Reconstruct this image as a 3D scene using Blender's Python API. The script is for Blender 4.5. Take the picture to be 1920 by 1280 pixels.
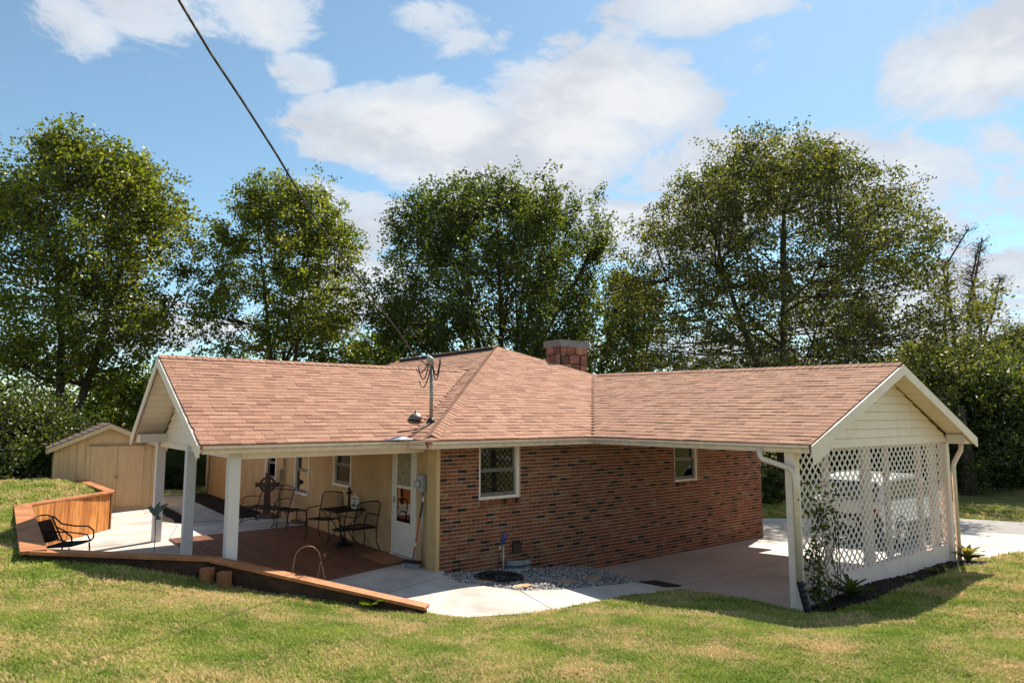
import bpy, bmesh, math, random
import numpy as np
from mathutils import Vector, Matrix
rnd = random.Random(7)
scene = bpy.context.scene
for o in list(bpy.data.objects): bpy.data.objects.remove(o, do_unlink=True)
COL = scene.collection

# ------------------------------------------------------------------ camera, sky, sun, exposure
CAM = Vector((-6.328, -10.376, 2.637)); YAW = math.radians(37.5); PITCH = math.radians(6.25)
cd = bpy.data.cameras.new('camera'); cd.lens = 24; cd.sensor_width = 36; cd.clip_end = 3000; cd.clip_start = .05
co = bpy.data.objects.new('camera', cd); COL.objects.link(co)
co.location = CAM; co.rotation_euler = (math.radians(90) + PITCH, 0, -YAW); scene.camera = co
def proj(x, y, z):
    "pixel of a world point in the 1920 px wide photograph, and its depth"
    sy, cy, sp, cp = math.sin(YAW), math.cos(YAW), math.sin(PITCH), math.cos(PITCH)
    dx, dy, dz = x - CAM.x, y - CAM.y, z - CAM.z
    r = dx*cy - dy*sy; f = dx*sy*cp + dy*cy*cp + dz*sp; u = -dx*sy*sp - dy*cy*sp + dz*cp
    return 960 + 1280*r/f, 640 - 1280*u/f, f
SUN = Vector((.83, .33, 1.0)).normalized()
EL = math.asin(SUN.z); AZ = math.atan2(SUN.x, SUN.y)
w = bpy.data.worlds.new('World'); scene.world = w; w.use_nodes = True
nt = w.node_tree; N = nt.nodes; L = nt.links
for n in list(N): N.remove(n)
wo = N.new('ShaderNodeOutputWorld'); bg = N.new('ShaderNodeBackground')
sky = N.new('ShaderNodeTexSky'); sky.sky_type = 'NISHITA'; sky.sun_disc = False
sky.sun_elevation = EL; sky.sun_rotation = AZ; sky.air_density = 1.0; sky.dust_density = .35; sky.ozone_density = 2.2; sky.altitude = 600
SKY_STRENGTH = .08
bg.inputs['Strength'].default_value = 1.0
tc = N.new('ShaderNodeTexCoord')
def vm(op, a, b=None):
    n = N.new('ShaderNodeVectorMath'); n.operation = op
    for i, v in enumerate((a, b)):
        if v is None: continue
        if isinstance(v, (tuple, list)): n.inputs[i].default_value = v
        else: L.new(v, n.inputs[i])
    return n.outputs['Value'] if op in ('LENGTH', 'DOT_PRODUCT') else n.outputs[0]
def mm(op, a, b=None, clamp=False):
    n = N.new('ShaderNodeMath'); n.operation = op; n.use_clamp = clamp
    for i, v in enumerate((a, b)):
        if v is None: continue
        if isinstance(v, (int, float)): n.inputs[i].default_value = v
        else: L.new(v, n.inputs[i])
    return n.outputs[0]
def smooth(v, a, b):
    n = N.new('ShaderNodeMapRange'); n.interpolation_type = 'SMOOTHSTEP'
    L.new(v, n.inputs[0]); n.inputs[1].default_value = a; n.inputs[2].default_value = b
    return n.outputs[0]
def noise(vec, scale, detail=6, rough=.55):
    n = N.new('ShaderNodeTexNoise'); n.inputs['Scale'].default_value = scale
    n.inputs['Detail'].default_value = detail; n.inputs['Roughness'].default_value = rough
    L.new(vec, n.inputs['Vector']); return n.outputs[0]
D = tc.outputs['Generated']
sep = N.new('ShaderNodeSeparateXYZ'); L.new(D, sep.inputs[0])
den = mm('ADD', mm('MAXIMUM', sep.outputs[2], 0.0), .22)
cmb = N.new('ShaderNodeCombineXYZ'); L.new(den, cmb.inputs[0]); L.new(den, cmb.inputs[1]); cmb.inputs[2].default_value = 1
plane = vm('DIVIDE', D, cmb.outputs[0])          # the cloud deck, seen as a flat layer overhead
n1 = noise(plane, 1.35, 9, .56); n2 = noise(plane, 4.5, 6, .6)
def dirpx(u, v):
    a = (u - 960)/1280; b = -(v - 640)/1280
    sy, cy, sp, cp = math.sin(YAW), math.cos(YAW), math.sin(PITCH), math.cos(PITCH)
    return Vector((a*cy + sy*cp - b*sy*sp, -a*sy + cy*cp - b*cy*sp, sp + b*cp)).normalized()
cov = None
for (u, v, r, k, s) in [(790, 240, .22, 2.6, 1.3), (1120, 225, .28, 2.2, 1.3), (960, 300, .30, 2.6, 1.3), (1280, 300, .16, 2, 1.1), (420, 20, .20, 2.6, .9),
                        (840, 50, .13, 2.4, .9), (1330, -5, .2, 3.4, 1), (1860, 120, .17, 1.6, .9), (1790, 360, .28, 2.2, 1),
                        (1230, 410, .24, 2.0, .9), (690, 400, .14, 2.2, .8), (860, 330, .2, 2.2, .8), (1420, 330, .2, 2, .7), (1850, 520, .25, 2.2, .8), (560, 130, .1, 2.4, .75), (700, 560, .2, 2.5, .9), (330, 620, .16, 2, .9),
                        (1250, 130, .07, 1.5, .75), (1400, 110, .1, 2, .6), (1600, 640, .4, 2.5, .9), (120, 60, .07, 1.5, .7)]:
    c = dirpx(u, v)
    d = vm('LENGTH', vm('MULTIPLY', vm('SUBTRACT', D, tuple(c)), (1, 1, k)))
    b = mm('MULTIPLY', smooth(d, r, r*.25), s)
    cov = b if cov is None else mm('MAXIMUM', cov, b)
elsewhere = noise(plane, .55, 3, .5)              # same broken cumulus over the rest of the sky
front = smooth(vm('DOT_PRODUCT', D, tuple(dirpx(960, 400))), .55, .75)
gen = mm('MULTIPLY', smooth(elsewhere, .48, .62), mm('SUBTRACT', 1.0, front))
cov = mm('MAXIMUM', cov, gen)
warp = N.new('ShaderNodeTexNoise'); warp.inputs['Scale'].default_value = 2.2; warp.inputs['Detail'].default_value = 4; L.new(plane, warp.inputs['Vector'])
wv = vm('ADD', plane, vm('MULTIPLY', vm('SUBTRACT', warp.outputs['Color'], (.5, .5, .5)), (.45, .45, .45)))
n1 = noise(wv, 2.4, 11, .62)
dens = mm('ADD', mm('MULTIPLY', cov, .92), mm('ADD', mm('MULTIPLY', mm('SUBTRACT', n1, .5), 3.5), mm('MULTIPLY', mm('SUBTRACT', n2, .5), .7)))
mask = smooth(dens, .28, .60)
body = smooth(dens, .45, 1.25)
ccol = N.new('ShaderNodeMix'); ccol.data_type = 'RGBA'; L.new(body, ccol.inputs[0])
ccol.inputs[6].default_value = (.34, .385, .44, 1); ccol.inputs[7].default_value = (.455, .455, .455, 1)
shade = N.new('ShaderNodeMix'); shade.data_type = 'RGBA'; L.new(smooth(noise(plane, 2.6, 5, .6), .46, .66), shade.inputs[0])
L.new(ccol.outputs[2], shade.inputs[6]); shade.inputs[7].default_value = (.33, .345, .375, 1)
skm = N.new('ShaderNodeMix'); skm.data_type = 'RGBA'; skm.blend_type = 'MULTIPLY'; skm.inputs[0].default_value = 1
L.new(sky.outputs[0], skm.inputs[6]); skm.inputs[7].default_value = (SKY_STRENGTH*.92, SKY_STRENGTH*1.08, SKY_STRENGTH*.98, 1)
fin = N.new('ShaderNodeMix'); fin.data_type = 'RGBA'; L.new(mm('MULTIPLY', mask, .93), fin.inputs[0])
pale = N.new('ShaderNodeMix'); pale.data_type = 'RGBA'; pale.inputs[0].default_value = .06; L.new(skm.outputs[2], pale.inputs[6]); pale.inputs[7].default_value = (.42, .45, .48, 1)   # thin high haze
L.new(pale.outputs[2], fin.inputs[6]); L.new(shade.outputs[2], fin.inputs[7])
L.new(fin.outputs[2], bg.inputs[0]); L.new(bg.outputs[0], wo.inputs[0])
sl = bpy.data.lights.new('sun', 'SUN'); sl.energy = 5.0; sl.angle = math.radians(.55); sl.color = (1.0, .91, .76)
so = bpy.data.objects.new('sun', sl); COL.objects.link(so); so.location = (20, 8, 25)
so.rotation_euler = (-SUN).to_track_quat('-Z', 'Y').to_euler()
scene.view_settings.view_transform = 'Standard'; scene.view_settings.look = 'None'
scene.view_settings.exposure = 1.0; scene.view_settings.gamma = 1.0; scene.view_settings.use_curve_mapping = False
scene.render.engine = 'CYCLES'

# ------------------------------------------------------------------ materials
MATS = {}
def M(name, col, rough=.65, var=.12, scale=6.0, bump=0.0, bscale=60.0, metal=0.0, spec=.4, col2=None, stretch=None, island=0.0, coat=0.0):
    if name in MATS: return MATS[name]
    m = bpy.data.materials.new(name); m.use_nodes = True; t = m.node_tree; n = t.nodes; l = t.links
    b = n['Principled BSDF']; b.inputs['Roughness'].default_value = rough; b.inputs['Metallic'].default_value = metal
    b.inputs['Specular IOR Level'].default_value = spec; b.inputs['Coat Weight'].default_value = coat
    c2 = col2 or tuple(c*(1 - 2*var) for c in col)
    c1 = col if col2 else tuple(min(1, c*(1 + var)) for c in col)
    g = n.new('ShaderNodeNewGeometry'); vec = g.outputs['Position']
    if stretch:
        mp = n.new('ShaderNodeVectorMath'); mp.operation = 'MULTIPLY'; mp.inputs[1].default_value = stretch
        l.new(vec, mp.inputs[0]); vec = mp.outputs[0]
    tx = n.new('ShaderNodeTexNoise'); tx.inputs['Scale'].default_value = scale; tx.inputs['Detail'].default_value = 6
    tx.inputs['Roughness'].default_value = .62; l.new(vec, tx.inputs['Vector'])
    r = n.new('ShaderNodeMapRange'); r.inputs[1].default_value = .32; r.inputs[2].default_value = .68; l.new(tx.outputs[0], r.inputs[0])
    mx = n.new('ShaderNodeMix'); mx.data_type = 'RGBA'; mx.inputs[6].default_value = c2 + (1,); mx.inputs[7].default_value = c1 + (1,)
    l.new(r.outputs[0], mx.inputs[0]); out = mx.outputs[2]
    if island:
        hs = n.new('ShaderNodeHueSaturation'); l.new(out, hs.inputs['Color'])
        rr = n.new('ShaderNodeMapRange'); rr.inputs[3].default_value = 1 - island; rr.inputs[4].default_value = 1 + island
        l.new(g.outputs['Random Per Island'], rr.inputs[0]); l.new(rr.outputs[0], hs.inputs['Value']); out = hs.outputs[0]
    l.new(out, b.inputs['Base Color'])
    if bump:
        t2 = n.new('ShaderNodeTexNoise'); t2.inputs['Scale'].default_value = bscale; t2.inputs['Detail'].default_value = 5
        l.new(vec, t2.inputs['Vector']); bp = n.new('ShaderNodeBump'); bp.inputs['Strength'].default_value = min(1, bump)
        bp.inputs['Distance'].default_value = .02; l.new(t2.outputs[0], bp.inputs['Height']); l.new(bp.outputs[0], b.inputs['Normal'])
    MATS[name] = m; return m
def glass(name, col=(.02, .025, .03), rough=.03):
    return M(name, col, rough, 0.02, 3, spec=.6)
def pane_glass(name, tint=.55):
    m = bpy.data.materials.new(name); m.use_nodes = True; t = m.node_tree; n = t.nodes; l = t.links; n.remove(n['Principled BSDF'])
    tr = n.new('ShaderNodeBsdfTransparent'); tr.inputs[0].default_value = (tint, tint, tint, 1); gl = n.new('ShaderNodeBsdfGlossy'); gl.inputs['Roughness'].default_value = .02; gl.inputs[0].default_value = (.9, .9, .9, 1)
    f = n.new('ShaderNodeFresnel'); f.inputs[0].default_value = 1.5; mx = n.new('ShaderNodeMixShader'); l.new(f.outputs[0], mx.inputs[0]); l.new(tr.outputs[0], mx.inputs[1]); l.new(gl.outputs[0], mx.inputs[2]); l.new(mx.outputs[0], n['Material Output'].inputs[0]); return m
def leafmat(name, c1, c2, trans=.45):
    m = bpy.data.materials.new(name); m.use_nodes = True; t = m.node_tree; n = t.nodes; l = t.links
    n.remove(n['Principled BSDF']); g = n.new('ShaderNodeNewGeometry')
    tx = n.new('ShaderNodeTexNoise'); tx.inputs['Scale'].default_value = .55; tx.inputs['Detail'].default_value = 3; l.new(g.outputs['Position'], tx.inputs['Vector'])
    ad = n.new('ShaderNodeMath'); ad.operation = 'ADD'; ad.inputs[1].default_value = -.5
    l.new(g.outputs['Random Per Island'], ad.inputs[0])
    ml = n.new('ShaderNodeMath'); ml.operation = 'MULTIPLY_ADD'; ml.inputs[1].default_value = .5; l.new(ad.outputs[0], ml.inputs[0]); l.new(tx.outputs[0], ml.inputs[2])
    r = n.new('ShaderNodeMapRange'); r.inputs[1].default_value = .25; r.inputs[2].default_value = .75; l.new(ml.outputs[0], r.inputs[0])
    mx = n.new('ShaderNodeMix'); mx.data_type = 'RGBA'; mx.inputs[6].default_value = c1 + (1,); mx.inputs[7].default_value = c2 + (1,); l.new(r.outputs[0], mx.inputs[0])
    df = n.new('ShaderNodeBsdfDiffuse'); tr = n.new('ShaderNodeBsdfTranslucent'); gl = n.new('ShaderNodeBsdfGlossy'); gl.inputs['Roughness'].default_value = .6
    hs = n.new('ShaderNodeHueSaturation'); hs.inputs['Saturation'].default_value = 1.15; hs.inputs['Value'].default_value = 1.5; hs.inputs['Hue'].default_value = .485
    l.new(mx.outputs[2], df.inputs[0]); l.new(mx.outputs[2], hs.inputs['Color']); l.new(hs.outputs[0], tr.inputs[0]); gl.inputs[0].default_value = (.16, .16, .14, 1)
    a = n.new('ShaderNodeMixShader'); a.inputs[0].default_value = trans; l.new(df.outputs[0], a.inputs[1]); l.new(tr.outputs[0], a.inputs[2])
    f = n.new('ShaderNodeFresnel'); f.inputs[0].default_value = 1.35
    b = n.new('ShaderNodeMixShader'); l.new(f.outputs[0], b.inputs[0]); l.new(a.outputs[0], b.inputs[1]); l.new(gl.outputs[0], b.inputs[2])
    l.new(b.outputs[0], n['Material Output'].inputs[0]); MATS[name] = m; return m

# ------------------------------------------------------------------ mesh helpers
ROOT = {}
class MB:
    def __init__(s): s.v = []; s.f = []; s.m = []
    def add(s, vs, fs, mi=0):
        o = len(s.v); s.v += [tuple(v) for v in vs]; s.f += [tuple(i + o for i in f) for f in fs]; s.m += [mi]*len(fs); return s
    def box(s, a, b, mi=0):
        x0, y0, z0 = a; x1, y1, z1 = b
        return s.add([(x0,y0,z0),(x1,y0,z0),(x1,y1,z0),(x0,y1,z0),(x0,y0,z1),(x1,y0,z1),(x1,y1,z1),(x0,y1,z1)],
              [(0,3,2,1),(4,5,6,7),(0,1,5,4),(1,2,6,5),(2,3,7,6),(3,0,4,7)], mi)
    def cbox(s, c, d, rz=0, mi=0, rot=None):
        R = rot if rot is not None else Matrix.Rotation(rz, 3, 'Z'); c = Vector(c); vs = []
        for z in (-1, 1):
            for x, y in ((-1,-1),(1,-1),(1,1),(-1,1)): vs.append(c + R @ Vector((x*d[0]/2, y*d[1]/2, z*d[2]/2)))
        return s.add(vs, [(0,3,2,1),(4,5,6,7),(0,1,5,4),(1,2,6,5),(2,3,7,6),(3,0,4,7)], mi)
    def bar(s, p, q, wd, h, up=(0,0,1), mi=0):
        p = Vector(p); q = Vector(q); t = (q - p).normalized(); u = Vector(up); sd = t.cross(u)
        if sd.length < 1e-4: sd = t.cross(Vector((1,0,0)))
        sd.normalize(); u = sd.cross(t); vs = []
        for e in (p, q):
            for a, b in ((-1,-1),(1,-1),(1,1),(-1,1)): vs.append(e + sd*a*wd/2 + u*b*h/2)
        return s.add(vs, [(0,1,2,3),(7,6,5,4),(0,4,5,1),(1,5,6,2),(2,6,7,3),(3,7,4,0)], mi)
    def tube(s, pts, r, n=7, mi=0, closed=False):
        pts = [Vector(p) for p in pts]; k = len(pts); rr = r if isinstance(r, (list, tuple)) else [r]*k
        vs = []; prev = None
        for i, p in enumerate(pts):
            if closed: t = pts[(i+1) % k] - pts[i-1]
            else: t = pts[min(i+1, k-1)] - pts[max(i-1, 0)]
            t.normalize()
            if prev is None: a = t.cross(Vector((0,0,1))) if abs(t.z) < .9 else t.cross(Vector((1,0,0)))
            else: a = prev - t*prev.dot(t)
            a.normalize(); prev = a; b = t.cross(a)
            for j in range(n):
                th = 2*math.pi*j/n; vs.append(p + (a*math.cos(th) + b*math.sin(th))*rr[i])
        fs = []
        for i in range(k if closed else k-1):
            i2 = (i+1) % k
            for j in range(n): fs.append((i*n+j, i*n+(j+1) % n, i2*n+(j+1) % n, i2*n+j))
        if not closed: fs += [tuple(range(n-1, -1, -1)), tuple(range((k-1)*n, k*n))]
        return s.add(vs, fs, mi)
    def lathe(s, c, prof, n=20, mi=0, cap=True):
        vs = []; k = len(prof)
        for r, z in prof:
            for j in range(n):
                a = 2*math.pi*j/n; vs.append((c[0] + r*math.cos(a), c[1] + r*math.sin(a), c[2] + z))
        fs = [(i*n+j, i*n+(j+1) % n, (i+1)*n+(j+1) % n, (i+1)*n+j) for i in range(k-1) for j in range(n)]
        if cap: fs += [tuple(range(n-1, -1, -1)), tuple(range((k-1)*n, k*n))]
        return s.add(vs, fs, mi)
    def prism(s, poly, ext, mi=0):
        "closed polygon of 3-D points extruded by the vector ext"
        k = len(poly); e = Vector(ext); vs = [Vector(p) for p in poly]; vs += [v + e for v in vs]
        return s.add(vs, [tuple(range(k-1, -1, -1)), tuple(range(k, 2*k))] + [(i, (i+1) % k, (i+1) % k + k, i+k) for i in range(k)], mi)
    def build(s, name, mats, parent=None, smooth=False, origin=None, bevel=0):
        me = bpy.data.meshes.new(name); og = Vector(origin) if origin is not None else (ROOT[parent.name] if parent else Vector((0,0,0)))
        me.from_pydata([tuple(Vector(v) - og) for v in s.v], [], s.f)
        mats = mats if isinstance(mats, (list, tuple)) else [mats]
        for m in mats: me.materials.append(m)
        if len(mats) > 1: me.polygons.foreach_set('material_index', s.m)
        if smooth: me.polygons.foreach_set('use_smooth', [True]*len(me.polygons))
        bm = bmesh.new(); bm.from_mesh(me); bmesh.ops.recalc_face_normals(bm, faces=bm.faces); bm.to_mesh(me); bm.free(); me.update()
        return link(name, me, parent, og, bevel)
def link(name, me, parent, og, bevel=0):
    o = bpy.data.objects.new(name, me); COL.objects.link(o)
    if parent is not None: o.parent = parent; o.location = Vector(og) - ROOT[parent.name]; ROOT[o.name] = Vector(og)
    else: o.location = og; ROOT[o.name] = Vector(og)
    if bevel:
        b = o.modifiers.new('bevel', 'BEVEL'); b.width = bevel; b.segments = 2; b.limit_method = 'ANGLE'
    return o
def thing(name, loc, label, cat, group=None):
    o = bpy.data.objects.new(name, None); COL.objects.link(o); o.location = loc; o.empty_display_size = .2
    ROOT[o.name] = Vector(loc); return tag(o, label, cat, group)
def tag(o, label=None, cat=None, group=None, kind=None):
    for k, v in (('label', label), ('category', cat), ('group', group), ('kind', kind)):
        if v: o[k] = v
    return o
def piece(name, me, parent, loc, rot=None, scale=None):
    o = bpy.data.objects.new(name, me); COL.objects.link(o); o.parent = parent
    o.location = Vector(loc) - ROOT[parent.name]
    if rot: o.rotation_euler = rot
    if scale: o.scale = scale
    return o
def npmesh(name, V, F, mat, parent=None, origin=(0,0,0), kind=None, smooth=False):
    "V (n,3) F (m,k) numpy; fast"
    me = bpy.data.meshes.new(name); V = np.asarray(V, np.float32) - np.array(origin, np.float32); F = np.asarray(F, np.int32); m, k = F.shape
    me.vertices.add(len(V)); me.vertices.foreach_set('co', V.ravel()); me.loops.add(m*k); me.polygons.add(m)
    me.loops.foreach_set('vertex_index', F.ravel()); me.polygons.foreach_set('loop_start', np.arange(m, dtype=np.int32)*k)
    if smooth: me.polygons.foreach_set('use_smooth', np.ones(m, bool))
    me.materials.append(mat); me.update(calc_edges=True)
    o = link(name, me, parent, Vector(origin))
    if kind: o['kind'] = kind
    return o
def arc(c, r, a0, a1, n, ax=(1,0,0), ay=(0,0,1)):
    c = Vector(c); ax = Vector(ax); ay = Vector(ay)
    return [c + ax*r*math.cos(a0 + (a1-a0)*i/n) + ay*r*math.sin(a0 + (a1-a0)*i/n) for i in range(n+1)]
def inpoly(x, y, P):
    r = np.zeros(np.shape(x), bool); n = len(P)
    for i in range(n):
        x0, y0 = P[i][:2]; x1, y1 = P[(i+1) % n][:2]
        c = ((y0 > y) != (y1 > y)); xi = (x1-x0)*(y-y0)/((y1-y0) if y1 != y0 else 1e-9) + x0
        r ^= c & (x < xi)
    return r
# ------------------------------------------------------------------ ground
CP = np.array([(-6,7,.84),(-6,12,.9),(-9,8,1.0),(-6.1,.5,.74),(-9,0,1.0),(-4.8,.35,.56),(-3.7,-.1,.27),(-2.6,-1.25,.10),(-1.75,-2.4,.0),(-1.2,-2.85,-.03),
 (0,-3.05,-.06),(1.5,-2.95,-.16),(2.8,-2.9,-.28),(3.2,-3.6,-.26),(3.4,-4.85,-.24),(1.4,-4.2,.0),(1.4,-5.5,.08),(4.5,-5.2,-.17),(7.5,-5.6,-.16),(9.5,-5.1,-.27),
 (11,-5,-.38),(13,-5,-.47),(18,-8,-.6),(-7,-4,.85),(-4,-5,.45),(-1,-6,.28),(2,-8,.3),(6,-8,.12),(10,-8,-.1),(-2,-10,.55),(-6,-11,.85),(-12,-6,1.2),(3,-12,.5),(12,-12,0),
 (-2.4,13,-.02),(-6,15,.6),(0,18,-.1),(5,22,-.6),(-3,25,-.5),(-10,22,.2),(12,8,-.5),(17,0,-.56),(24,0,-.56),(30,5,-.5),(25,-8,-.6),(15,20,-.9),(25,25,-.9),(-.8,13,-.08),(-2,10,-.05),
 (16.3,-30,-.52),(16.3,30,-.52),(16.3,12,-.52),(16.3,-12,-.52),(-20,10,1),(-20,-10,1.4),(0,-25,1),(25,-25,0),(-4.3,9.5,.82),(-4.5,11.4,.86),(-4.9,7.9,.82),(-2.9,12.6,0),(-20,30,-.8),(5,40,-1.5),(40,10,-.4),(45,30,-.5),(-6,10,.87)])
def _phi(r): return r*r*np.log(r + 1e-9)
_n = len(CP); _K = _phi(np.hypot(CP[:,None,0]-CP[None,:,0], CP[:,None,1]-CP[None,:,1])) + np.eye(_n)*.02
_P = np.c_[np.ones(_n), CP[:,:2]]; _A = np.block([[_K, _P], [_P.T, np.zeros((3,3))]]); _W = np.linalg.solve(_A, np.r_[CP[:,2], 0, 0, 0])
def hz(x, y):
    x = np.asarray(x, float); y = np.asarray(y, float); sh = x.shape; x = x.ravel(); y = y.ravel(); out = np.empty(len(x))
    for i in range(0, len(x), 20000):
        a = x[i:i+20000]; b = y[i:i+20000]
        out[i:i+20000] = _phi(np.hypot(a[:,None]-CP[None,:,0], b[:,None]-CP[None,:,1])) @ _W[:_n] + _W[_n] + _W[_n+1]*a + _W[_n+2]*b
    r = np.hypot(x - 5, y - 5); k = np.clip((r - 40)/30, 0, 1); k = k*k*(3 - 2*k)
    out = out*(1-k) + k*(-.62)
    out += .012*np.sin(x*2.3 + y*1.1) + .010*np.sin(y*3.1 - x*1.7) + .006*np.sin(x*6.1)*np.sin(y*5.3)
    return out.reshape(sh)
NOOK = [(-1.45,-2.05),(-3.52,.38),(-5.66,1.0),(-5.55,6.5),(-3.86,8.42),(-3.9,11.96),(-2.35,11.96),(-2.4,11.0),(-2.7,9.1),(-2.3,8.28),(0.1,8.3),(0.1,-.1),(-.05,-.15),(-.15,-.95),(-1.3,-2.2)]
WALK_B = [(-.05,-.15,0),(-.15,-.95,0),(.45,-1.75,-.06),(1.3,-1.86,-.14),(2.3,-1.75,-.25),(3.45,-1.6,-.365)]
WALK_F = [(-1.45,-2.05,0),(-1.2,-2.55,-.003),(-.1,-2.86,-.05),(1.5,-2.72,-.17),(2.5,-2.6,-.28),(3.45,-2.45,-.325)]
WALK = [p[:2] for p in WALK_B] + [p[:2] for p in WALK_F[::-1]]
GRAVEL = [(-.05,-.15),(-.15,-.95),(.45,-1.75),(1.3,-1.86),(2.3,-1.75),(3.45,-1.6),(3.45,.05),(.05,.05)]
HOUSE = [(-.05,-.05),(9.85,-.05),(9.85,15.4),(-.05,15.4)]
def cz(x, y): return -.45 - .05*np.clip(y, -4.7, .2)         # carport floor falls gently towards the house
CARPORT = [(3.4,.1),(3.4,-4.62),(9.4,-4.62),(9.4,.1)]
DRIVE = [(9.4,3.0),(9.4,-4.5),(10.4,-4.62),(12,-4.7),(15.2,-5.3),(15.7,-4.2),(14.7,-2.45),(14.0,-1.2),(14.9,.15),(12.9,1.8)]
ROAD = [(14.88,.15),(17.4,-1.5),(18.4,-3.6),(20,-8),(24,-20),(30,-40),(26,-40),(21,-20),(17.2,-8),(15.68,-4.2),(14.68,-2.45),(13.98,-1.2)]
BED = [(3.35,-4.55),(3.5,-5.02),(4.4,-5.2),(6,-5.15),(8,-5.05),(9.1,-5.25),(9.7,-5.15),(9.75,-4.7),(9.3,-4.5)]
PATH = [(-1.95,8.2),(-1.15,8.2),(-1.0,15),(-1.9,15)]
MULCH = [(-2.75,8.3),(0.0,8.25),(0.0,15.6),(-2.5,15.0),(-2.75,11.5)]
HARD = [NOOK, WALK, GRAVEL, HOUSE, CARPORT, DRIVE]
def ground_z(x, y):
    z = hz(x, y)
    for P in (NOOK, WALK, GRAVEL): z = np.where(inpoly(x, y, P), np.minimum(z, -.5), z)
    z = np.where(inpoly(x, y, HOUSE), np.minimum(z, -.75), z)
    for P in (CARPORT, DRIVE): z = np.where(inpoly(x, y, P), np.minimum(z, -.75), z)
    z = np.where(inpoly(x, y, ROAD), np.minimum(z, -.62), z)
    z = np.where((x > -4.05) & (x < .1) & (y > 8.3) & (y < 15.5), np.minimum(z, -.12), z)
    for P in (MULCH,): z = np.where(inpoly(x, y, P), np.minimum(z, -.2), z)
    return z
def axis(a, b, c, d, fine, coarse):
    l = list(np.arange(a, b, coarse)) + list(np.arange(b, c, fine)) + list(np.arange(c, d, coarse)); return np.array(l)
GX = axis(-60, -9, 16, 110, .09, 2.5); GY = axis(-50, -9, 13, 130, .09, 2.5)
XX, YY = np.meshgrid(GX, GY, indexing='ij'); ZZ = ground_z(XX, YY)
nx, ny = XX.shape; idx = np.arange(nx*ny).reshape(nx, ny)
F = np.stack([idx[:-1,:-1], idx[1:,:-1], idx[1:,1:], idx[:-1,1:]], -1).reshape(-1, 4)

def lawnmat():
    m = bpy.data.materials.new('lawn_soil'); m.use_nodes = True; t = m.node_tree; n = t.nodes; l = t.links; b = n['Principled BSDF']
    b.inputs['Roughness'].default_value = .9; b.inputs['Specular IOR Level'].default_value = .15
    g = n.new('ShaderNodeNewGeometry')
    def nz(s, d=5):
        x = n.new('ShaderNodeTexNoise'); x.inputs['Scale'].default_value = s; x.inputs['Detail'].default_value = d; l.new(g.outputs['Position'], x.inputs['Vector']); return x.outputs[0]
    def mix(f, a, c):
        x = n.new('ShaderNodeMix'); x.data_type = 'RGBA'; l.new(f, x.inputs[0])
        for i, v in ((6, a), (7, c)):
            if isinstance(v, tuple): x.inputs[i].default_value = v + (1,)
            else: l.new(v, x.inputs[i])
        return x.outputs[2]
    def rg(v, a, c):
        x = n.new('ShaderNodeMapRange'); x.inputs[1].default_value = a; x.inputs[2].default_value = c; l.new(v, x.inputs[0]); return x.outputs[0]
    green = mix(rg(nz(30, 8), .3, .7), (.12, .14, .035), (.22, .235, .07))
    dry = mix(rg(nz(22, 8), .3, .7), (.30, .20, .10), (.44, .32, .18))
    c = mix(rg(nz(1.15, 9), .52, .68), green, dry)
    l.new(c, b.inputs['Base Color'])
    bp = n.new('ShaderNodeBump'); bp.inputs['Strength'].default_value = .9; bp.inputs['Distance'].default_value = .04; l.new(nz(70, 6), bp.inputs['Height']); l.new(bp.outputs[0], b.inputs['Normal'])
    return m
lawn = npmesh('lawn', np.stack([XX, YY, ZZ], -1).reshape(-1, 3), F, lawnmat(), smooth=True); tag(lawn, kind='structure')

CONC = M('concrete', (.50, .455, .42), .85, .19, .9, .3, 70)
CONC2 = M('painted_carport_floor', (.45, .39, .37), .55, .11, .8, .12, 60)
DRIVEM = M('driveway_concrete', (.48, .445, .41), .85, .12, .8, .25, 60)
ASPH = M('worn_asphalt', (.27, .255, .25), .9, .08, 2.0, .4, 150)
def slab(name, poly, zf, th, mat):
    mb = MB(); mb.prism([(x, y, zf(x, y)) for x, y in poly], (0, 0, -th)); return tag(mb.build(name, mat), kind='structure')
slab('patio_slab', NOOK, lambda x, y: 0.0, .3, CONC)
mb = MB()
for i in range(len(WALK_B)-1):
    a, b, c, d = WALK_B[i], WALK_B[i+1], WALK_F[i+1], WALK_F[i]
    e = .004
    mb.prism([(p[0], p[1], p[2]+e) for p in (a, b, c)], (0,0,-.14)); mb.prism([(p[0], p[1], p[2]+e) for p in (a, c, d)], (0,0,-.14))
tag(mb.build('walkway', CONC), kind='structure')
slab('carport_floor', CARPORT, lambda x, y: float(cz(x, y)), .3, CONC2)
slab('driveway', DRIVE, lambda x, y: -.462, .25, DRIVEM)
slab('road', ROAD, lambda x, y: -.468, .3, ASPH)
JNT = M('concrete_joint', (.16, .14, .13), .95, .2, 20)
def joint(p, q, zf, wd=.007):
    p, q = Vector(p), Vector(q); n_ = Vector((-(q - p).y, (q - p).x, 0)).normalized()*wd; mb = MB(); mb.prism([Vector((a.x, a.y, zf(a.x, a.y))) for a in (p - n_, q - n_, q + n_, p + n_)], (0, 0, .0018)); tag(mb.build('control_joint', JNT), kind='structure')
for a, b in (((-5.5, 3.2, 0), (-3.05, 3.2, 0)), ((-5.5, 6.1, 0), (-2.9, 6.1, 0)), ((-3.85, 8.9, 0), (-2.75, 8.9, 0)), ((-2.2, -1.1, 0), (-.1, -.4, 0)), ((-3.0, 6.12, 0), (-2.4, 8.2, 0))): joint(a, b, lambda x, y: .0006)
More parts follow.
